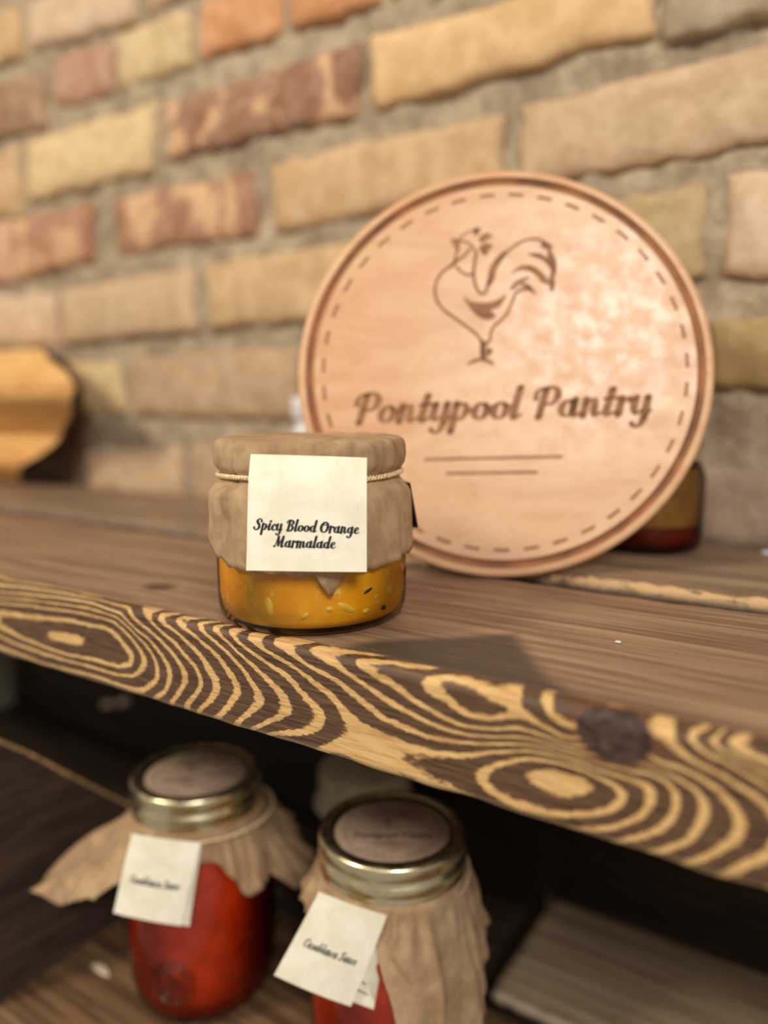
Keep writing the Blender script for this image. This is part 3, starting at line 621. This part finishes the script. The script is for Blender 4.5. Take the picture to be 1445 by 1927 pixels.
shelf = empty('wooden_shelf', (0, 0, -.038))
tag(shelf, 'upper shelf of two dark stained planks with bold yellow grain on its front edge', 'shelf')
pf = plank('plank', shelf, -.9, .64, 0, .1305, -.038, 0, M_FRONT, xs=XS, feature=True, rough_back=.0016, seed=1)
pf['label'] = 'front plank with swirling light and dark grain and a black knot'
XS2 = list(np.arange(-.9, .641, .0045))
pb = plank('plank', shelf, -.9, .64, .1460, .268, -.040, .0025, M_BACK, fil=.0035, xs=XS2, rough_front=.0050, seed=5)
pb['label'] = 'rear plank with a splintered pale front edge'
for o_ in (pf, pb): o_.location = (0, 0, .038)
low = empty('wooden_shelf', (0, 0, -.285))
tag(low, 'lower brown plank shelf that carries the red sauce jars', 'shelf')
l1 = plank('plank', low, -.9, .64, 0, .150, -.285, -.247, M_LOW, seed=11, xs=list(np.arange(-.9, .641, .01)))
l2 = plank('plank', low, .022, .64, .160, .268, -.285, -.247, M_LOWB, seed=14, xs=list(np.arange(.022, .641, .006)), rough_front=.004)
l2['label'] = 'pale rear plank at the right'
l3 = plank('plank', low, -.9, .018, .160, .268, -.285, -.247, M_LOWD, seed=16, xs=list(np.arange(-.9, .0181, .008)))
for o_ in (l1, l2, l3): o_.location = (0, 0, .285)
# dark boards closing the compartment between the shelves
bp = empty('back_board', (0, .262, -.247)); tag(bp, 'dark brown board against the wall under the upper shelf', 'board')
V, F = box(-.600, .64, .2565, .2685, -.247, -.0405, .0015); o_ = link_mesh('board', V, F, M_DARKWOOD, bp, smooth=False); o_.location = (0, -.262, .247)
for (x, z, w, h, a) in [(-.420, -.205, .010, .004, 25), (-.445, -.213, .010, .004, 20), (-.500, -.150, .013, .004, 14), (-.415, -.140, .006, .003, 30), (-.452, -.125, .005, .0025, 10)]:
    p = [(w*math.cos(k*math.pi/5)*(1+.3*nz(k, x*50)), h*math.sin(k*math.pi/5)*(1+.4*nz(k*2, z*50))) for k in range(10)]
    c_, s_ = math.cos(R(a)), math.sin(R(a)); n_ = 10
    vv = [(px*c_-pz*s_, -.0012, px*s_+pz*c_) for px, pz in p]+[(px*c_*1.1-pz*s_*1.1, .001, px*s_*1.1+pz*c_*1.1) for px, pz in p]
    ff = [tuple(range(n_))]+[(k, n_+k, n_+(k+1) % n_, (k+1) % n_) for k in range(n_)]
    link_mesh('paint_fleck', vv, ff, M_CHIP, bp, loc=(x, .2565-.262, z+.247))
sp = empty('side_panel', (-.21, .06, -.247)); tag(sp, 'dark wooden side panel with slanting worn top edge left of the sauce jars', 'panel')
def side_panel():
    prof = [(-.004, -.247), (-.004, -.081), (.012, -.0945), (.030, -.110), (.050, -.129), (.075, -.153), (.105, -.181), (.150, -.215), (.150, -.247)]
    m = len(prof); O = Vector((-.21, .06, -.247))
    V = [Vector((x, y, z))-O for x in (-.222, -.2025) for y, z in prof]
    F = [(i, (i+1) % m, m+(i+1) % m, m+i) for i in range(m)]+[tuple(range(m)), tuple(m+k for k in range(m))[::-1]]
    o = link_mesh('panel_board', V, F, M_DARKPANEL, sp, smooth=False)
    bm = bmesh.new(); bm.from_mesh(o.data); bmesh.ops.recalc_face_normals(bm, faces=bm.faces); bm.to_mesh(o.data); bm.free()
    # bare splintered wood along the slanting edge
    top = spline(prof[2:7], 12); V = []; F = []
    for k, (y, z) in enumerate(top):
        w = .0016+.0013*abs(nz(y*240, 3))+.0012*nz(y*90, 5)
        V += [Vector((-.2070-.004*abs(nz(y*150, 8)), y, z+.0005))-O, Vector((-.2018, y, z+.0006))-O, Vector((-.2016, y-.0002, z-max(w, .0004)))-O]
    for k in range(len(top)-1): F += [(3*k, 3*k+1, 3*k+4, 3*k+3), (3*k+1, 3*k+2, 3*k+5, 3*k+4)]
    o = link_mesh('worn_edge', V, F, M_WORN, sp); o['label'] = 'pale worn edge'
    o.modifiers.new('thickness', 'SOLIDIFY').thickness = .0006
side_panel()
V, F = box(-.033, .033, -.018, .018, 0, .206, .002); po = link_mesh('upright_post', V, F, M_GREY, None, smooth=False, loc=(-.640, .236, -.247))
tag(po, 'pale grey wooden post between the shelves at far left', 'post')

# ------------------------------------------------------------------ the round sign
SGN_C = Vector((.0316, .1444, .0984)); al, la = R(28.43), R(12)
sr = Vector((math.cos(al), math.sin(al), 0)); sn = Vector((math.sin(al)*math.cos(la), -math.cos(al)*math.cos(la), math.sin(la))); su = sn.cross(sr)
SR = .0989; SK = .0989/.1004
base = SGN_C-su*SR
sign = empty('round_sign', base); tag(sign, 'round pale wooden sign with burnt rooster emblem and shop name leaning behind the jar', 'sign')
def sign_board():
    T = .0125
    prof = [(0, 0), (.03, 0), (.06, 0), (.09, 0), (.0922, 0), (.0926, -.0004), (.0931, -.0016), (.0945, -.0021), (.0959, -.0016), (.0964, -.0004), (.0968, 0), (.0990, 0), (.0999, -.0004), (.1004, -.0013), (.1004, -T+.0013), (.0995, -T), (.05, -T), (0, -T)]
    V, F = lathe([(r*SK, z) for r, z in prof], 160)
    o = link_mesh('board', V, F, M_SIGN, sign)
    ML = Matrix((sr, su, sn)).transposed().to_4x4(); ML.translation = SGN_C-base; o.matrix_local = ML
    bm = bmesh.new(); bm.from_mesh(o.data); bmesh.ops.remove_doubles(bm, verts=bm.verts, dist=1e-6); bmesh.ops.recalc_face_normals(bm, faces=bm.faces); bm.to_mesh(o.data); bm.free(); sharp(o, 40)
    g = [(.0927, -.00032), (.0932, -.0014), (.0945, -.0019), (.0958, -.0014), (.0963, -.00032)]
    V, F = lathe([(r*SK, z) for r, z in g], 160); o2 = link_mesh('groove', V, F, M_GROOVE, sign); o2.matrix_local = ML; o2['label'] = 'brown routed groove'
sign_board()
def sign_art(name, v2, F, mat=M_BURN):
    P = on_plane([(x*SK/1000, y*SK/1000) for x, y in v2], SGN_C-base, sr, su, sn, .00012)
    return link_mesh(name, P, F, mat, sign, smooth=False)
o_ = sign_art('rooster_emblem', *shape2d(ROO_S, ROO_F)); o_['label'] = 'burnt brown rooster outline'
tv, tf = text2d('Pontypool Pantry', 15.0, 143, bold=1.22)
ca, sa = math.cos(R(1.6)), math.sin(R(1.6))
o_ = sign_art('lettering', [(-73+x*ca-y*sa, -26.3+x*sa+y*ca) for x, y in tv], tf); o_['label'] = 'script lettering Pontypool Pantry'
for (xa, ya, xb, yb, w) in [(-36.7, -43.8, 28.4, -42.5, 1.35), (-26.1, -50.6, 16.8, -50.0, 1.35)]:
    sign_art('underline', *ribbon([(xa, ya, w), ((xa+xb)/2, (ya+yb)/2, w), (xb, yb, w)]))
dv, df = [], []
for k in range(39):
    a0 = R(85.5+k*360/39); h = R(2.35)
    pts = [(87.6*math.cos(a0+h*s), 87.6*math.sin(a0+h*s), 1.5) for s in (-1, -.5, 0, .5, 1)]
    v, f = ribbon(pts); v = v[:10]; f = f[:4]; b = len(dv); dv += v; df += [tuple(i+b for i in q) for q in f]
sign_art('dashed_border', dv, df)

# ------------------------------------------------------------------ jar of marmalade
JC = Vector((0, .0375, 0)); JA = math.atan2(-.19826-.0375, .1923)       # direction of the viewer seen from the jar
jar = empty('marmalade_jar', JC); tag(jar, 'small glass jar of orange marmalade with kraft paper cover, twine and cream tag', 'jar')
V, F = lathe([(0, .0002), (.030, .0), (.0345, .0008), (.0366, .003), (.0374, .007), (.0376, .012), (.0376, .045), (.0368, .050), (.0345, .0545), (.0345, .062)], 96)
o_ = link_mesh('glass', V, F, M_GLASS, jar)
V, F = lathe([(0, .0018), (.029, .0019), (.0336, .0028), (.0357, .0056), (.0366, .0105), (.0366, .02), (.0366, .047), (.034, .0495), (0, .0495)], 96)
marm = link_mesh('marmalade', V, F, M_MARM, jar)
def on_jar(ang, z, r=.0366): a = JA+R(ang); return Vector((r*math.cos(a), r*math.sin(a), z))
def fleck(ang, z, w, h, tilt, mat, name, thick=.0006):
    c = on_jar(ang, z); a = JA+R(ang); t = Vector((-math.sin(a), math.cos(a), 0)); k = Vector((0, 0, 1)); n = Vector((math.cos(a), math.sin(a), 0))
    ex = t*math.cos(R(tilt))+k*math.sin(R(tilt)); ey = -t*math.sin(R(tilt))+k*math.cos(R(tilt)); m = 12
    ring = [(math.cos(2*math.pi*i/m)*(1+.25*nz(i*1.7, ang)), math.sin(2*math.pi*i/m)*(1+.25*nz(i*1.3, ang+3))) for i in range(m)]
    V = [c+ex*x*w+ey*y*h-n*.0006 for x, y in ring]+[c+ex*x*w*.75+ey*y*h*.75+n*thick*.6 for x, y in ring]
    F = [(i, (i+1) % m, m+(i+1) % m, m+i) for i in range(m)]+[tuple(range(m, 2*m))]
    return link_mesh(name, V, F, mat, marm)
fleck(33, .0155, .0026, .0006, 22, M_HERB, 'herb_fleck'); fleck(46, .0075, .0011, .0010, 50, M_HERB, 'herb_fleck'); fleck(58, .027, .0008, .0006, 0, M_HERB, 'herb_fleck')
for (a, z, w, h, tl) in [(53, .0135, .0032, .0028, 0), (19, .0105, .0042, .0016, -30), (9, .0105, .0018, .0012, 0), (32, .0080, .0015, .001, 20), (-26, .0115, .0020, .0040, 10), (40, .0125, .0013, .001, 0), (-38, .017, .0016, .0022, 0), (-5, .0085, .002, .0012, 30)]:
    fleck(a, z, w, h, tl, M_PULP, 'pulp_piece')
def pt(ring, z, amp): return ring
def paper_cover():
    n = 192; V = []
    prof = [(0, .0702), (.012, .0703), (.024, .0705), (.0325, .0706), (.0352, .0702), (.0368, .0692), (.0374, .0672), (.0375, .0640), (.0372, .0612), (.0362, .0594), (.0350, .0582), (.0345, .0570), (.0346, .0560)]
    m1 = len(prof); nt = 14
    for i in range(n):
        th = 2*math.pi*i/n; a = JA+th; deg = math.degrees((th+math.pi) % (2*math.pi)-math.pi)   # 0 = towards the viewer, + = to the right in view
        cr = abs(nz(th*4.2, 7.3)); fold = (1-min(1, cr*5))
        for (r, z) in prof:
            k = smooth01((r-.026)/.01)
            rr = r+k*(.0007*nz(math.cos(th)*9, math.sin(th)*9, z*260)-.0010*fold)
            zz = z+.0006*nz(math.cos(th)*r*160, math.sin(th)*r*160, 2.2)*(1 if z > .066 else .4)
            V.append((rr*math.cos(a), rr*math.sin(a), zz))
        zb = .0245+.0055*smooth01((abs(deg)-35)/55)+.0035*math.sin(th*3+1.1)*smooth01((abs(deg)-100)/40)
        if deg < 0: zb += .0035*smooth01((-deg-48)/35)
        zb -= .0085*max(0, 1-abs(deg-9)/9)
        zb += .0014*nz(th*12, 1.3)+.0007*nz(th*40, 4.4)
        for k in range(1, nt+1):
            t = k/nt; z = .0560+(zb-.0560)*t
            fl = .0346+.0042*smooth01(t/.28)+.0016*t+.0006*math.sin(th*5+2)*t
            fl += .0006*nz(th*6, t*3, 5)*t - .0009*(1-min(1, abs(nz(th*3.1, t*.8, 11))*7))*smooth01(t/.2)
            if z < .052: fl = max(fl, .0384)
            V.append((fl*math.cos(a), fl*math.sin(a), z))
    m = m1+nt; F = grid_faces(n, m, True, flip=False)
    o = link_mesh('paper_cover', V, F, M_KRAFT, jar)
    bm = bmesh.new(); bm.from_mesh(o.data); bmesh.ops.remove_doubles(bm, verts=bm.verts, dist=1e-6); bmesh.ops.recalc_face_normals(bm, faces=bm.faces); bm.to_mesh(o.data); bm.free()
    s = o.modifiers.new('thickness', 'SOLIDIFY'); s.thickness = .00025; s.offset = 1
    return o
paper_cover()
def twine(parent, r, z, rad=.0008, turns=70, wob=.0004, tilt=0):
    V = []; F = []
    for s in (0, math.pi):
        path = []
        for i in range(turns*8):
            th = 2*math.pi*i/(turns*8); ph = th*turns+s
            rr = r+math.cos(ph)*rad*.62; zz = z+math.sin(ph)*rad*.62+wob*math.sin(th*3)+tilt*math.sin(th)
            path.append((rr*math.cos(th), rr*math.sin(th), zz))
        v, f = tube(path, rad*.72, 6, True); b = len(V); V += v; F += [tuple(i+b for i in q) for q in f]
    return link_mesh('twine', V, F, M_TWINE, parent)
twine(jar, .0358, .0568)
def card(parent, name, corners, thick, mat, bow=None, nx=10, ny=10, jit=.00012):
    """corners TL, TR, BR, BL relative to parent; returns frame for print"""
    TL, TR, BR, BL = [Vector(c) for c in corners]
    n = (TR-TL).cross(TL-BL).normalized()
    V = []
    for side in (1, -1):
        for i in range(nx+1):
            for j in range(ny+1):
                u, v = i/nx, j/ny; p = (TL*(1-u)+TR*u)*(1-v)+(BL*(1-u)+BR*u)*v
                e = jit*nz(u*30+3, v*30, 1) if (i in (0, nx) or j in (0, ny)) else 0
                p = p+n*(side*thick/2+(bow(u, v) if bow else 0))+(TR-TL).normalized()*e
                V.append(p)
    m = (nx+1)*(ny+1); F = grid_faces(nx+1, ny+1)+[tuple(m+k for k in f[::-1]) for f in grid_faces(nx+1, ny+1)]
    ring = [i*(ny+1) for i in range(nx+1)]+[nx*(ny+1)+j for j in range(1, ny+1)]+[i*(ny+1)+ny for i in range(nx-1, -1, -1)]+[j for j in range(ny-1, 0, -1)]
    F += [(ring[i], ring[(i+1) % len(ring)], m+ring[(i+1) % len(ring)], m+ring[i]) for i in range(len(ring))]
    o = link_mesh(name, V, F, mat, parent); sharp(o, 50)
    bm = bmesh.new(); bm.from_mesh(o.data); bmesh.ops.recalc_face_normals(bm, faces=bm.faces); bm.to_mesh(o.data); bm.free()
    def pt(u, v, off=.00008): return (TL*(1-u)+TR*u)*(1-v)+(BL*(1-u)+BR*u)*v+n*(thick/2+off+(bow(u, v) if bow else 0))
    return o, pt, (TR-TL).length, (BL-TL).length
def print_line(cardobj, pt, W, H, s, u0, u1, vbase, height, mat, dv=0., bold=1.0):
    v2, f = text2d(s, height, (u1-u0)*W, bold=bold)
    P = [pt(u0+x/W, vbase-y/H+dv*(x/W)) for x, y in v2]
    o = link_mesh('lettering', P, f, mat, cardobj, smooth=False); o['label'] = 'black script lettering '+s; return o
J = lambda *p: Vector(p)-JC
VP = Vector((.1923, -.19826, .08428))
MTAG = [J(*(VP+(Vector(p)-VP)*(.2615/.272))) for p in ((.0014, .0016, .0662), (.0362, .0246, .0646), (.0392, .0195, .0242), (.0035, -.0042, .0251))]
mt, mpt, mW, mH = card(jar, 'tag', MTAG, .0005, M_TAG,
    bow=lambda u, v: -.0028*max(0, 1-v*3.2)**2-.0012*(2*u-1)**2+.0004*math.sin(v*5))
mt['label'] = 'cream paper tag'
print_line(mt, mpt, mW, mH, 'Spicy Blood Orange', .052, .930, .650, .00385, M_INK, .022, 1.28)
print_line(mt, mpt, mW, mH, 'Marmalade', .225, .735, .795, .00385, M_INK, .008, 1.28)
def side_card():
    n0 = on_jar(93, 0, 1.0); t0 = Vector((-n0.y, n0.x, 0)); c = n0*.0394
    a = Vector((c.x, c.y, .0515))+t0*-.002; b = Vector((c.x, c.y, .0500))+t0*.030; d = Vector((c.x, c.y, .0280))+t0*.030+n0*.0028; e = Vector((c.x, c.y, .0335))+t0*-.003+n0*.003
    o, *_ = card(jar, 'side_tag', [a, b, d, e], .0006, M_TAGBACK); o['label'] = 'dark card edge at the jar side'
side_card()

# ------------------------------------------------------------------ jars of red sauce on the lower shelf
def mason(loc, label, lid_rot, emboss, skirt_keys, tag_c, tag2_c, seed, string_from):
    C = Vector(loc); root = empty('mason_jar', C); tag(root, label, 'jar', 'canning jars of red sauce on the lower shelf')
    body = [(0, .0004), (.028, .0), (.0345, .0015), (.038, .006), (.0402, .016), (.0412, .032), (.0414, .055), (.0410, .072), (.0398, .084), (.0372, .0945), (.0348, .1005), (.0336, .105), (.0336, .116)]
    V, F = lathe(body, 96); g = link_mesh('glass', V, F, M_GLASS, root)
    V, F = lathe([(0, .0042)]+[(r-.0011, max(z, .0045)) for r, z in body[1:-1]]+[(0, .104)], 96); link_mesh('sauce', V, F, M_SAUCE, root)
    va = math.atan2(-.19826-C.y, .1923-C.x)
    if emboss:
        for rr in (.0085, .0115):
            path = []
            for i in range(48):
                q = 2*math.pi*i/48; ang = va+R(-24)+rr*math.cos(q)/.0414; z = .030+rr*math.sin(q)*1.05
                path.append((.0413*math.cos(ang), .0413*math.sin(ang), z))
            v, f = tube(path, .0007, 6, True); link_mesh('embossed_ring', v, f, M_GLASS, g)
        for k in range(5):
            path = [(.0413*math.cos(va+R(-24)+x/.0414), .0413*math.sin(va+R(-24)+x/.0414), .030+.0035*math.sin(x*500+k)+(k-2)*.0022) for x in np.linspace(-.006, .006, 14)]
            v, f = tube(path, .0005, 6); link_mesh('embossed_mark', v, f, M_GLASS, g)
    # paper square gathered under the screw band
    n = 168; nt = 18; V = []; keys = sorted(skirt_keys)
    def key(deg):
        deg %= 360; ks = keys+[(keys[0][0]+360,)+keys[0][1:]]; ks = [(keys[-1][0]-360,)+keys[-1][1:]]+ks
        for a, b in zip(ks[:-1], ks[1:]):
            if a[0] <= deg <= b[0]:
                t = (deg-a[0])/(b[0]-a[0]); t2 = smooth01(t)
                return a[1]+(b[1]-a[1])*t, a[2]+(b[2]-a[2])*t2
    def bodyr(z):
        for (r0, z0), (r1, z1) in zip(body[:-1], body[1:]):
            if z0 <= z <= z1 and z1 > z0: return r0+(r1-r0)*(z-z0)/(z1-z0)
        return .03
    for i in range(n):
        th = 2*math.pi*i/n; L, dl = key(math.degrees(th)); L += .003*nz(th*9, seed)+.0015*nz(th*25, seed)
        r, z = .0352, .1110; V.append((r*math.cos(th), r*math.sin(th), z))
        for k in range(1, nt+1):
            t = k/nt; d = R(72+(dl-72)*smooth01(t/.35)); st = L/nt
            r += math.cos(d)*st; z -= math.sin(d)*st
            fold = .0052*(abs(nz(th*5.5, t*.9, seed))*2-.5)*smooth01(t/.5)*(L/.05)
            rr = max(r+fold, bodyr(z)+.0016); tw = .05*nz(th*3, t*2, seed+3)*t
            V.append((rr*math.cos(th+tw), rr*math.sin(th+tw), max(z+fold*.4, .003)))
    o = link_mesh('paper_skirt', V, grid_faces(n, nt+1, True), M_KRAFT, root); s = o.modifiers.new('thickness', 'SOLIDIFY'); s.thickness = .0003
    # screw band with knurled shoulder and rolled threads
    prof = [(.0292, .1279), (.0296, .1284), (.0325, .1286), (.0343, .1283), (.0351, .1272), (.0353, .1255), (.0353, .1228), (.0346, .1216), (.0345, .1204), (.0353, .1190), (.0359, .1172), (.0356, .1152), (.0348, .1140), (.0350, .1126), (.0355, .1114), (.0352, .1102), (.0343, .1100)]
    n = 240; V = []
    for i in range(n):
        a = 2*math.pi*i/n
        for j, (r, z) in enumerate(prof):
            k = .00022*(1 if i % 2 else -1) if j in (5, 6) else 0
            V.append(((r+k)*math.cos(a), (r+k)*math.sin(a), z))
    band = link_mesh('screw_band', V, grid_faces(n, len(prof), True), M_GOLD, root)
    bm = bmesh.new(); bm.from_mesh(band.data); bmesh.ops.recalc_face_normals(bm, faces=bm.faces); bm.to_mesh(band.data); bm.free()
    V, F = lathe([(0, .1262), (.0290, .1262), (.0300, .1268), (.0325, .1268)], 72); link_mesh('lid', V, F, M_BRONZE, root)
    lab_ = .0278
    V, F = lathe([(0, .12665), (lab_-.0004, .12665), (lab_, .12645), (lab_, .1262)], 72); ld = link_mesh('lid_label', V, F, M_LABELDISC, root); ld['label'] = 'brown paper disc printed with the shop emblem'
    ca, sa = math.cos(lid_rot), math.sin(lid_rot); ex = Vector((ca, sa, 0)); ey = Vector((-sa, ca, 0)); k = lab_/.106/1000
    parts = [shape2d(ROO_S, ROO_F)]
    tv, tf = text2d('Pontypool Pantry', 15.0, 143); parts.append(([(-71.5+x, -26+y) for x, y in tv], tf))
    parts.append((dv, df)); parts.append(ribbon([(-36, -43, 1.6), (28, -43, 1.6)])); parts.append(ribbon([(-26, -50, 1.6), (17, -50, 1.6)]))
    P = []; F = []
    for v, f in parts:
        b = len(P); P += [Vector((0, 0, .12672))+ex*x*k+ey*y*k for x, y in v]; F += [tuple(i+b for i in q) for q in f]
    link_mesh('emblem_print', P, F, M_FADEINK, ld, smooth=False)
    cs = [VP+(Vector(c)-VP)*.975-C for c in tag_c]
    t1, tp, tW, tH = card(root, 'tag', cs, .0007, M_TAG, bow=lambda u, v: -.0010*(2*u-1)**2+.0006*math.sin(v*4)); t1['label'] = 'cream paper tag'
    print_line(t1, tp, tW, tH, 'Casablanca Sauce', .13, .85, .58, .0042, M_INK, .0, 1.1)
    cs2 = [VP+(Vector(c)-VP)*.990-C for c in tag2_c]
    t2, tp2, W2, H2 = card(root, 'back_tag', cs2, .0006, M_TAG); t2['label'] = 'second cream tag behind the first'
    P = []; F = []
    for (u, v, w, h) in [(.78, .50, .05, .02), (.75, .58, .06, .02), (.80, .76, .05, .018), (.74, .85, .05, .02), (.82, .86, .14, .012), (.70, .66, .05, .015)]:
        v2, f = ribbon([(u-w/2, v, h), (u, v+h*.3, h*1.3), (u+w/2, v+.01, h*.7)]); b = len(P); P += [tp2(x, y) for x, y in v2]; F += [tuple(i+b for i in q) for q in f]
    link_mesh('print_marks', P, F, M_INK, t2, smooth=False)
    s0 = Vector(string_from)-C; e = [s0]
    for k in range(1, 13):
        a = math.atan2(s0.y, s0.x)+R(9*k); t = k/12
        r = math.hypot(s0.x, s0.y)*(1-t)+.0372*t+.0025*math.sin(math.pi*t); e.append(Vector((r*math.cos(a), r*math.sin(a), s0.z*(1-t)+.1085*t)))
    v, f = tube(spline([tuple(q) for q in e], 4), .0007, 6); link_mesh('string', v, f, M_TWINE, root)
    return root
mason((-.1200, .0785, -.247), 'canning jar of red sauce with a paper wing, left of the two gold-banded jars', R(52), True,
      [(180, .034, 55), (223, .074, 33), (262, .030, 58), (300, .012, 74), (330, .016, 74), (352, .040, 68), (8, .034, 66), (33, .066, 58), (62, .036, 50), (120, .045, 40)],
      [(-.1129, .0284, -.1297), (-.0837, .047, -.1344), (-.0889, .0364, -.1759), (-.1177, .0183, -.1691)],
      [(-0.1079, 0.0281, -0.1296), (-0.0811, 0.0453, -0.134), (-0.0832, 0.037, -0.1734), (-0.1117, 0.0189, -0.1677)], 3.1, (-.0837, .0472, -.1340))
mason((.0030, .0900, -.247), 'canning jar of red sauce with long draped paper, right of the two gold-banded jars', R(33), False,
      [(200, .022, 60), (226, .020, 66), (262, .014, 74), (292, .014, 80), (303, .040, 84), (309, .066, 86), (318, .074, 86), (330, .066, 85), (343, .096, 86), (358, .078, 84), (20, .050, 78), (45, .040, 72), (90, .035, 60), (150, .030, 60)],
      [(-.0092, .0483, -.134), (.0170, .0639, -.1449), (.0065, .0498, -.1854), (-.0233, .0324, -.1712)],
      [(-0.0055, 0.0482, -0.1351), (0.0192, 0.0631, -0.1443), (0.0161, 0.054, -0.1843), (-0.01, 0.0385, -0.1731)], 8.4, (.0172, .0642, -.1445))

# ------------------------------------------------------------------ things standing further back
def carved_block():
    root = empty('carved_wood_block', (-.50, .235, .0025)); tag(root, 'honey coloured carved wooden block against the wall at far left', 'carving')
    # the body flares towards the room and to the right up to a ridge, then falls back to a flat crest
    def interp(P, z):
        for (z0, a), (z1, b) in zip(P[:-1], P[1:]):
            if z <= z1: return a+(b-a)*smooth01((z-z0)/(z1-z0))*.5+(b-a)*(z-z0)/(z1-z0)*.5
        return P[-1][1]
    PX = [(0, -.552), (.045, -.468), (.088, -.382), (.094, -.374), (.099, -.378), (.127, -.442), (.130, -.452)]
    PXL = [(0, -.640), (.09, -.70), (.13, -.66)]
    PY = [(0, .250), (.010, .236), (.022, .224), (.050, .236), (.064, .222), (.088, .196), (.096, .194), (.118, .205), (.130, .216)]
    def xr(z, side): return interp(PX if side else PXL, z)
    V = []; nz_ = 40; nx = 14; zs = [.130*k/nz_ for k in range(nz_+1)]
    PB = [(0, -.486), (.05, -.472), (.094, -.462), (.118, -.480), (.130, -.500)]            # right edge at the back
    for z in zs:
        a, b = xr(z, 0), xr(z, 1)
        for i in range(nx+1): x = a+(b-a)*i/nx; V.append((x, interp(PY, z)+.002*nz(x*30, z*30), z))
        bb = interp(PB, z)
        for i in range(nx+1): x = bb+(a-bb)*i/nx; V.append((x, .2625, z))
    m = 2*(nx+1); F = []; S = []
    for k in range(nz_):
        for i in range(m): (S if i == nx else F).append((k*m+i, k*m+(i+1) % m, (k+1)*m+(i+1) % m, (k+1)*m+i))
    F += [tuple(range(m))[::-1], tuple(nz_*m+i for i in range(m))]
    loc = lambda P: [(x+.50, y-.235, z) for x, y, z in P]
    o = link_mesh('body', loc(V), F, M_BLOCK, root); sharp(o, 45)
    # dark brown skin over the side towards the sign
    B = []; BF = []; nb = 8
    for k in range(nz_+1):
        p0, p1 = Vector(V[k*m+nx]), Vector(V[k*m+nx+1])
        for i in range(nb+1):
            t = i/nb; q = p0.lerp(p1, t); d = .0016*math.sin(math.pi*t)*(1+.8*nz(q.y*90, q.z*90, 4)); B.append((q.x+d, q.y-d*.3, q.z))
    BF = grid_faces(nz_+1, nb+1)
    ob = link_mesh('dark_edge', loc(B), BF, M_DARKSIDE, root); ob['label'] = 'dark brown side'
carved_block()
def lathe_thing(name, loc, label, cat, parts):
    root = empty(name, loc); tag(root, label, cat)
    for nm, prof, mat in parts:
        V, F = lathe(prof, 56); o = link_mesh(nm, V, F, mat, root)
        bm = bmesh.new(); bm.from_mesh(o.data); bmesh.ops.remove_doubles(bm, verts=bm.verts, dist=1e-6); bmesh.ops.recalc_face_normals(bm, faces=bm.faces); bm.to_mesh(o.data); bm.free(); sharp(o, 50)
    return root
lathe_thing('white_bottle', (-.160, .232, .0025), 'small white glazed bottle half hidden behind the round sign', 'bottle',
  [('body', [(0, 0), (.016, 0), (.018, .003), (.018, .048), (.014, .058), (.0085, .064), (.0085, .070), (0, .070)], M_WHITE), ('cap', [(0, .070), (.0110, .070), (.0115, .0715), (.0115, .083), (.0105, .0845), (0, .0845)], M_WHITE)])
lathe_thing('preserve_jar', (.078, .234, .0025), 'squat brown jar with a dark red base peeking out behind the round sign', 'jar',
  [('glass', [(0, .0), (.026, 0), (.0295, .003), (.0305, .010), (.0305, .040), (.028, .047), (.026, .049)], M_AMBERGLASS),
   ('preserve', [(0, .002), (.025, .002), (.0285, .005), (.0288, .014), (0, .0145)], M_JAM), ('pickles', [(0, .0148), (.0286, .0148), (.0286, .040), (.026, .044), (0, .044)], M_STONE),
   ('lid', [(0, .060), (.0265, .060), (.028, .0585), (.028, .0495), (.0, .0495)], M_GOLD)])
lathe_thing('jam_jar', (-.088, .195, -.247), 'cream capped jar of dark red preserve in the shadow behind the two sauce jars', 'jar',
  [('glass', [(0, 0), (.026, 0), (.030, .003), (.031, .010), (.031, .065), (.029, .074), (.027, .078)], M_GLASS), ('preserve', [(0, .003), (.027, .003), (.0298, .010), (.0298, .066), (0, .070)], M_JAM),
   ('cloth_cap', [(0, .094), (.022, .0935), (.029, .091), (.0305, .086), (.030, .080), (.031, .074), (.034, .066), (.0335, .066), (.0285, .078)], M_CREAM)])
def chip(name, loc, w, d, h, rot, label, mat):
    n = 10; p = [(math.cos(2*math.pi*k/n)*(1+.35*nz(k*1.9, w*900)), math.sin(2*math.pi*k/n)*(1+.35*nz(k*2.3, d*900))) for k in range(n)]
    V = [(x*w, y*d, 0) for x, y in p]+[(x*w*.8, y*d*.8, h) for x, y in p]
    F = [tuple(range(n))[::-1], tuple(range(n, 2*n))]+[(k, (k+1) % n, n+(k+1) % n, n+k) for k in range(n)]
    o = link_mesh(name, V, F, mat, None, smooth=False, loc=loc); o.rotation_euler.z = rot; return tag(o, label, 'chip')
chip('wood_chip', (-.1765, .049, -.247), .0085, .0026, .0016, R(-4), 'pale wood chip on the lower shelf beside the dark side panel', M_CHIP)
chip('paper_scrap', (.1385, .247, .0027), .0030, .0024, .0012, R(20), 'tiny white scrap on the rear plank at the right edge', M_WHITE)
chip('paint_speck', (.116, .062, .0003), .0012, .0007, .0004, R(10), 'white speck on the front plank right of the sign', M_WHITE)
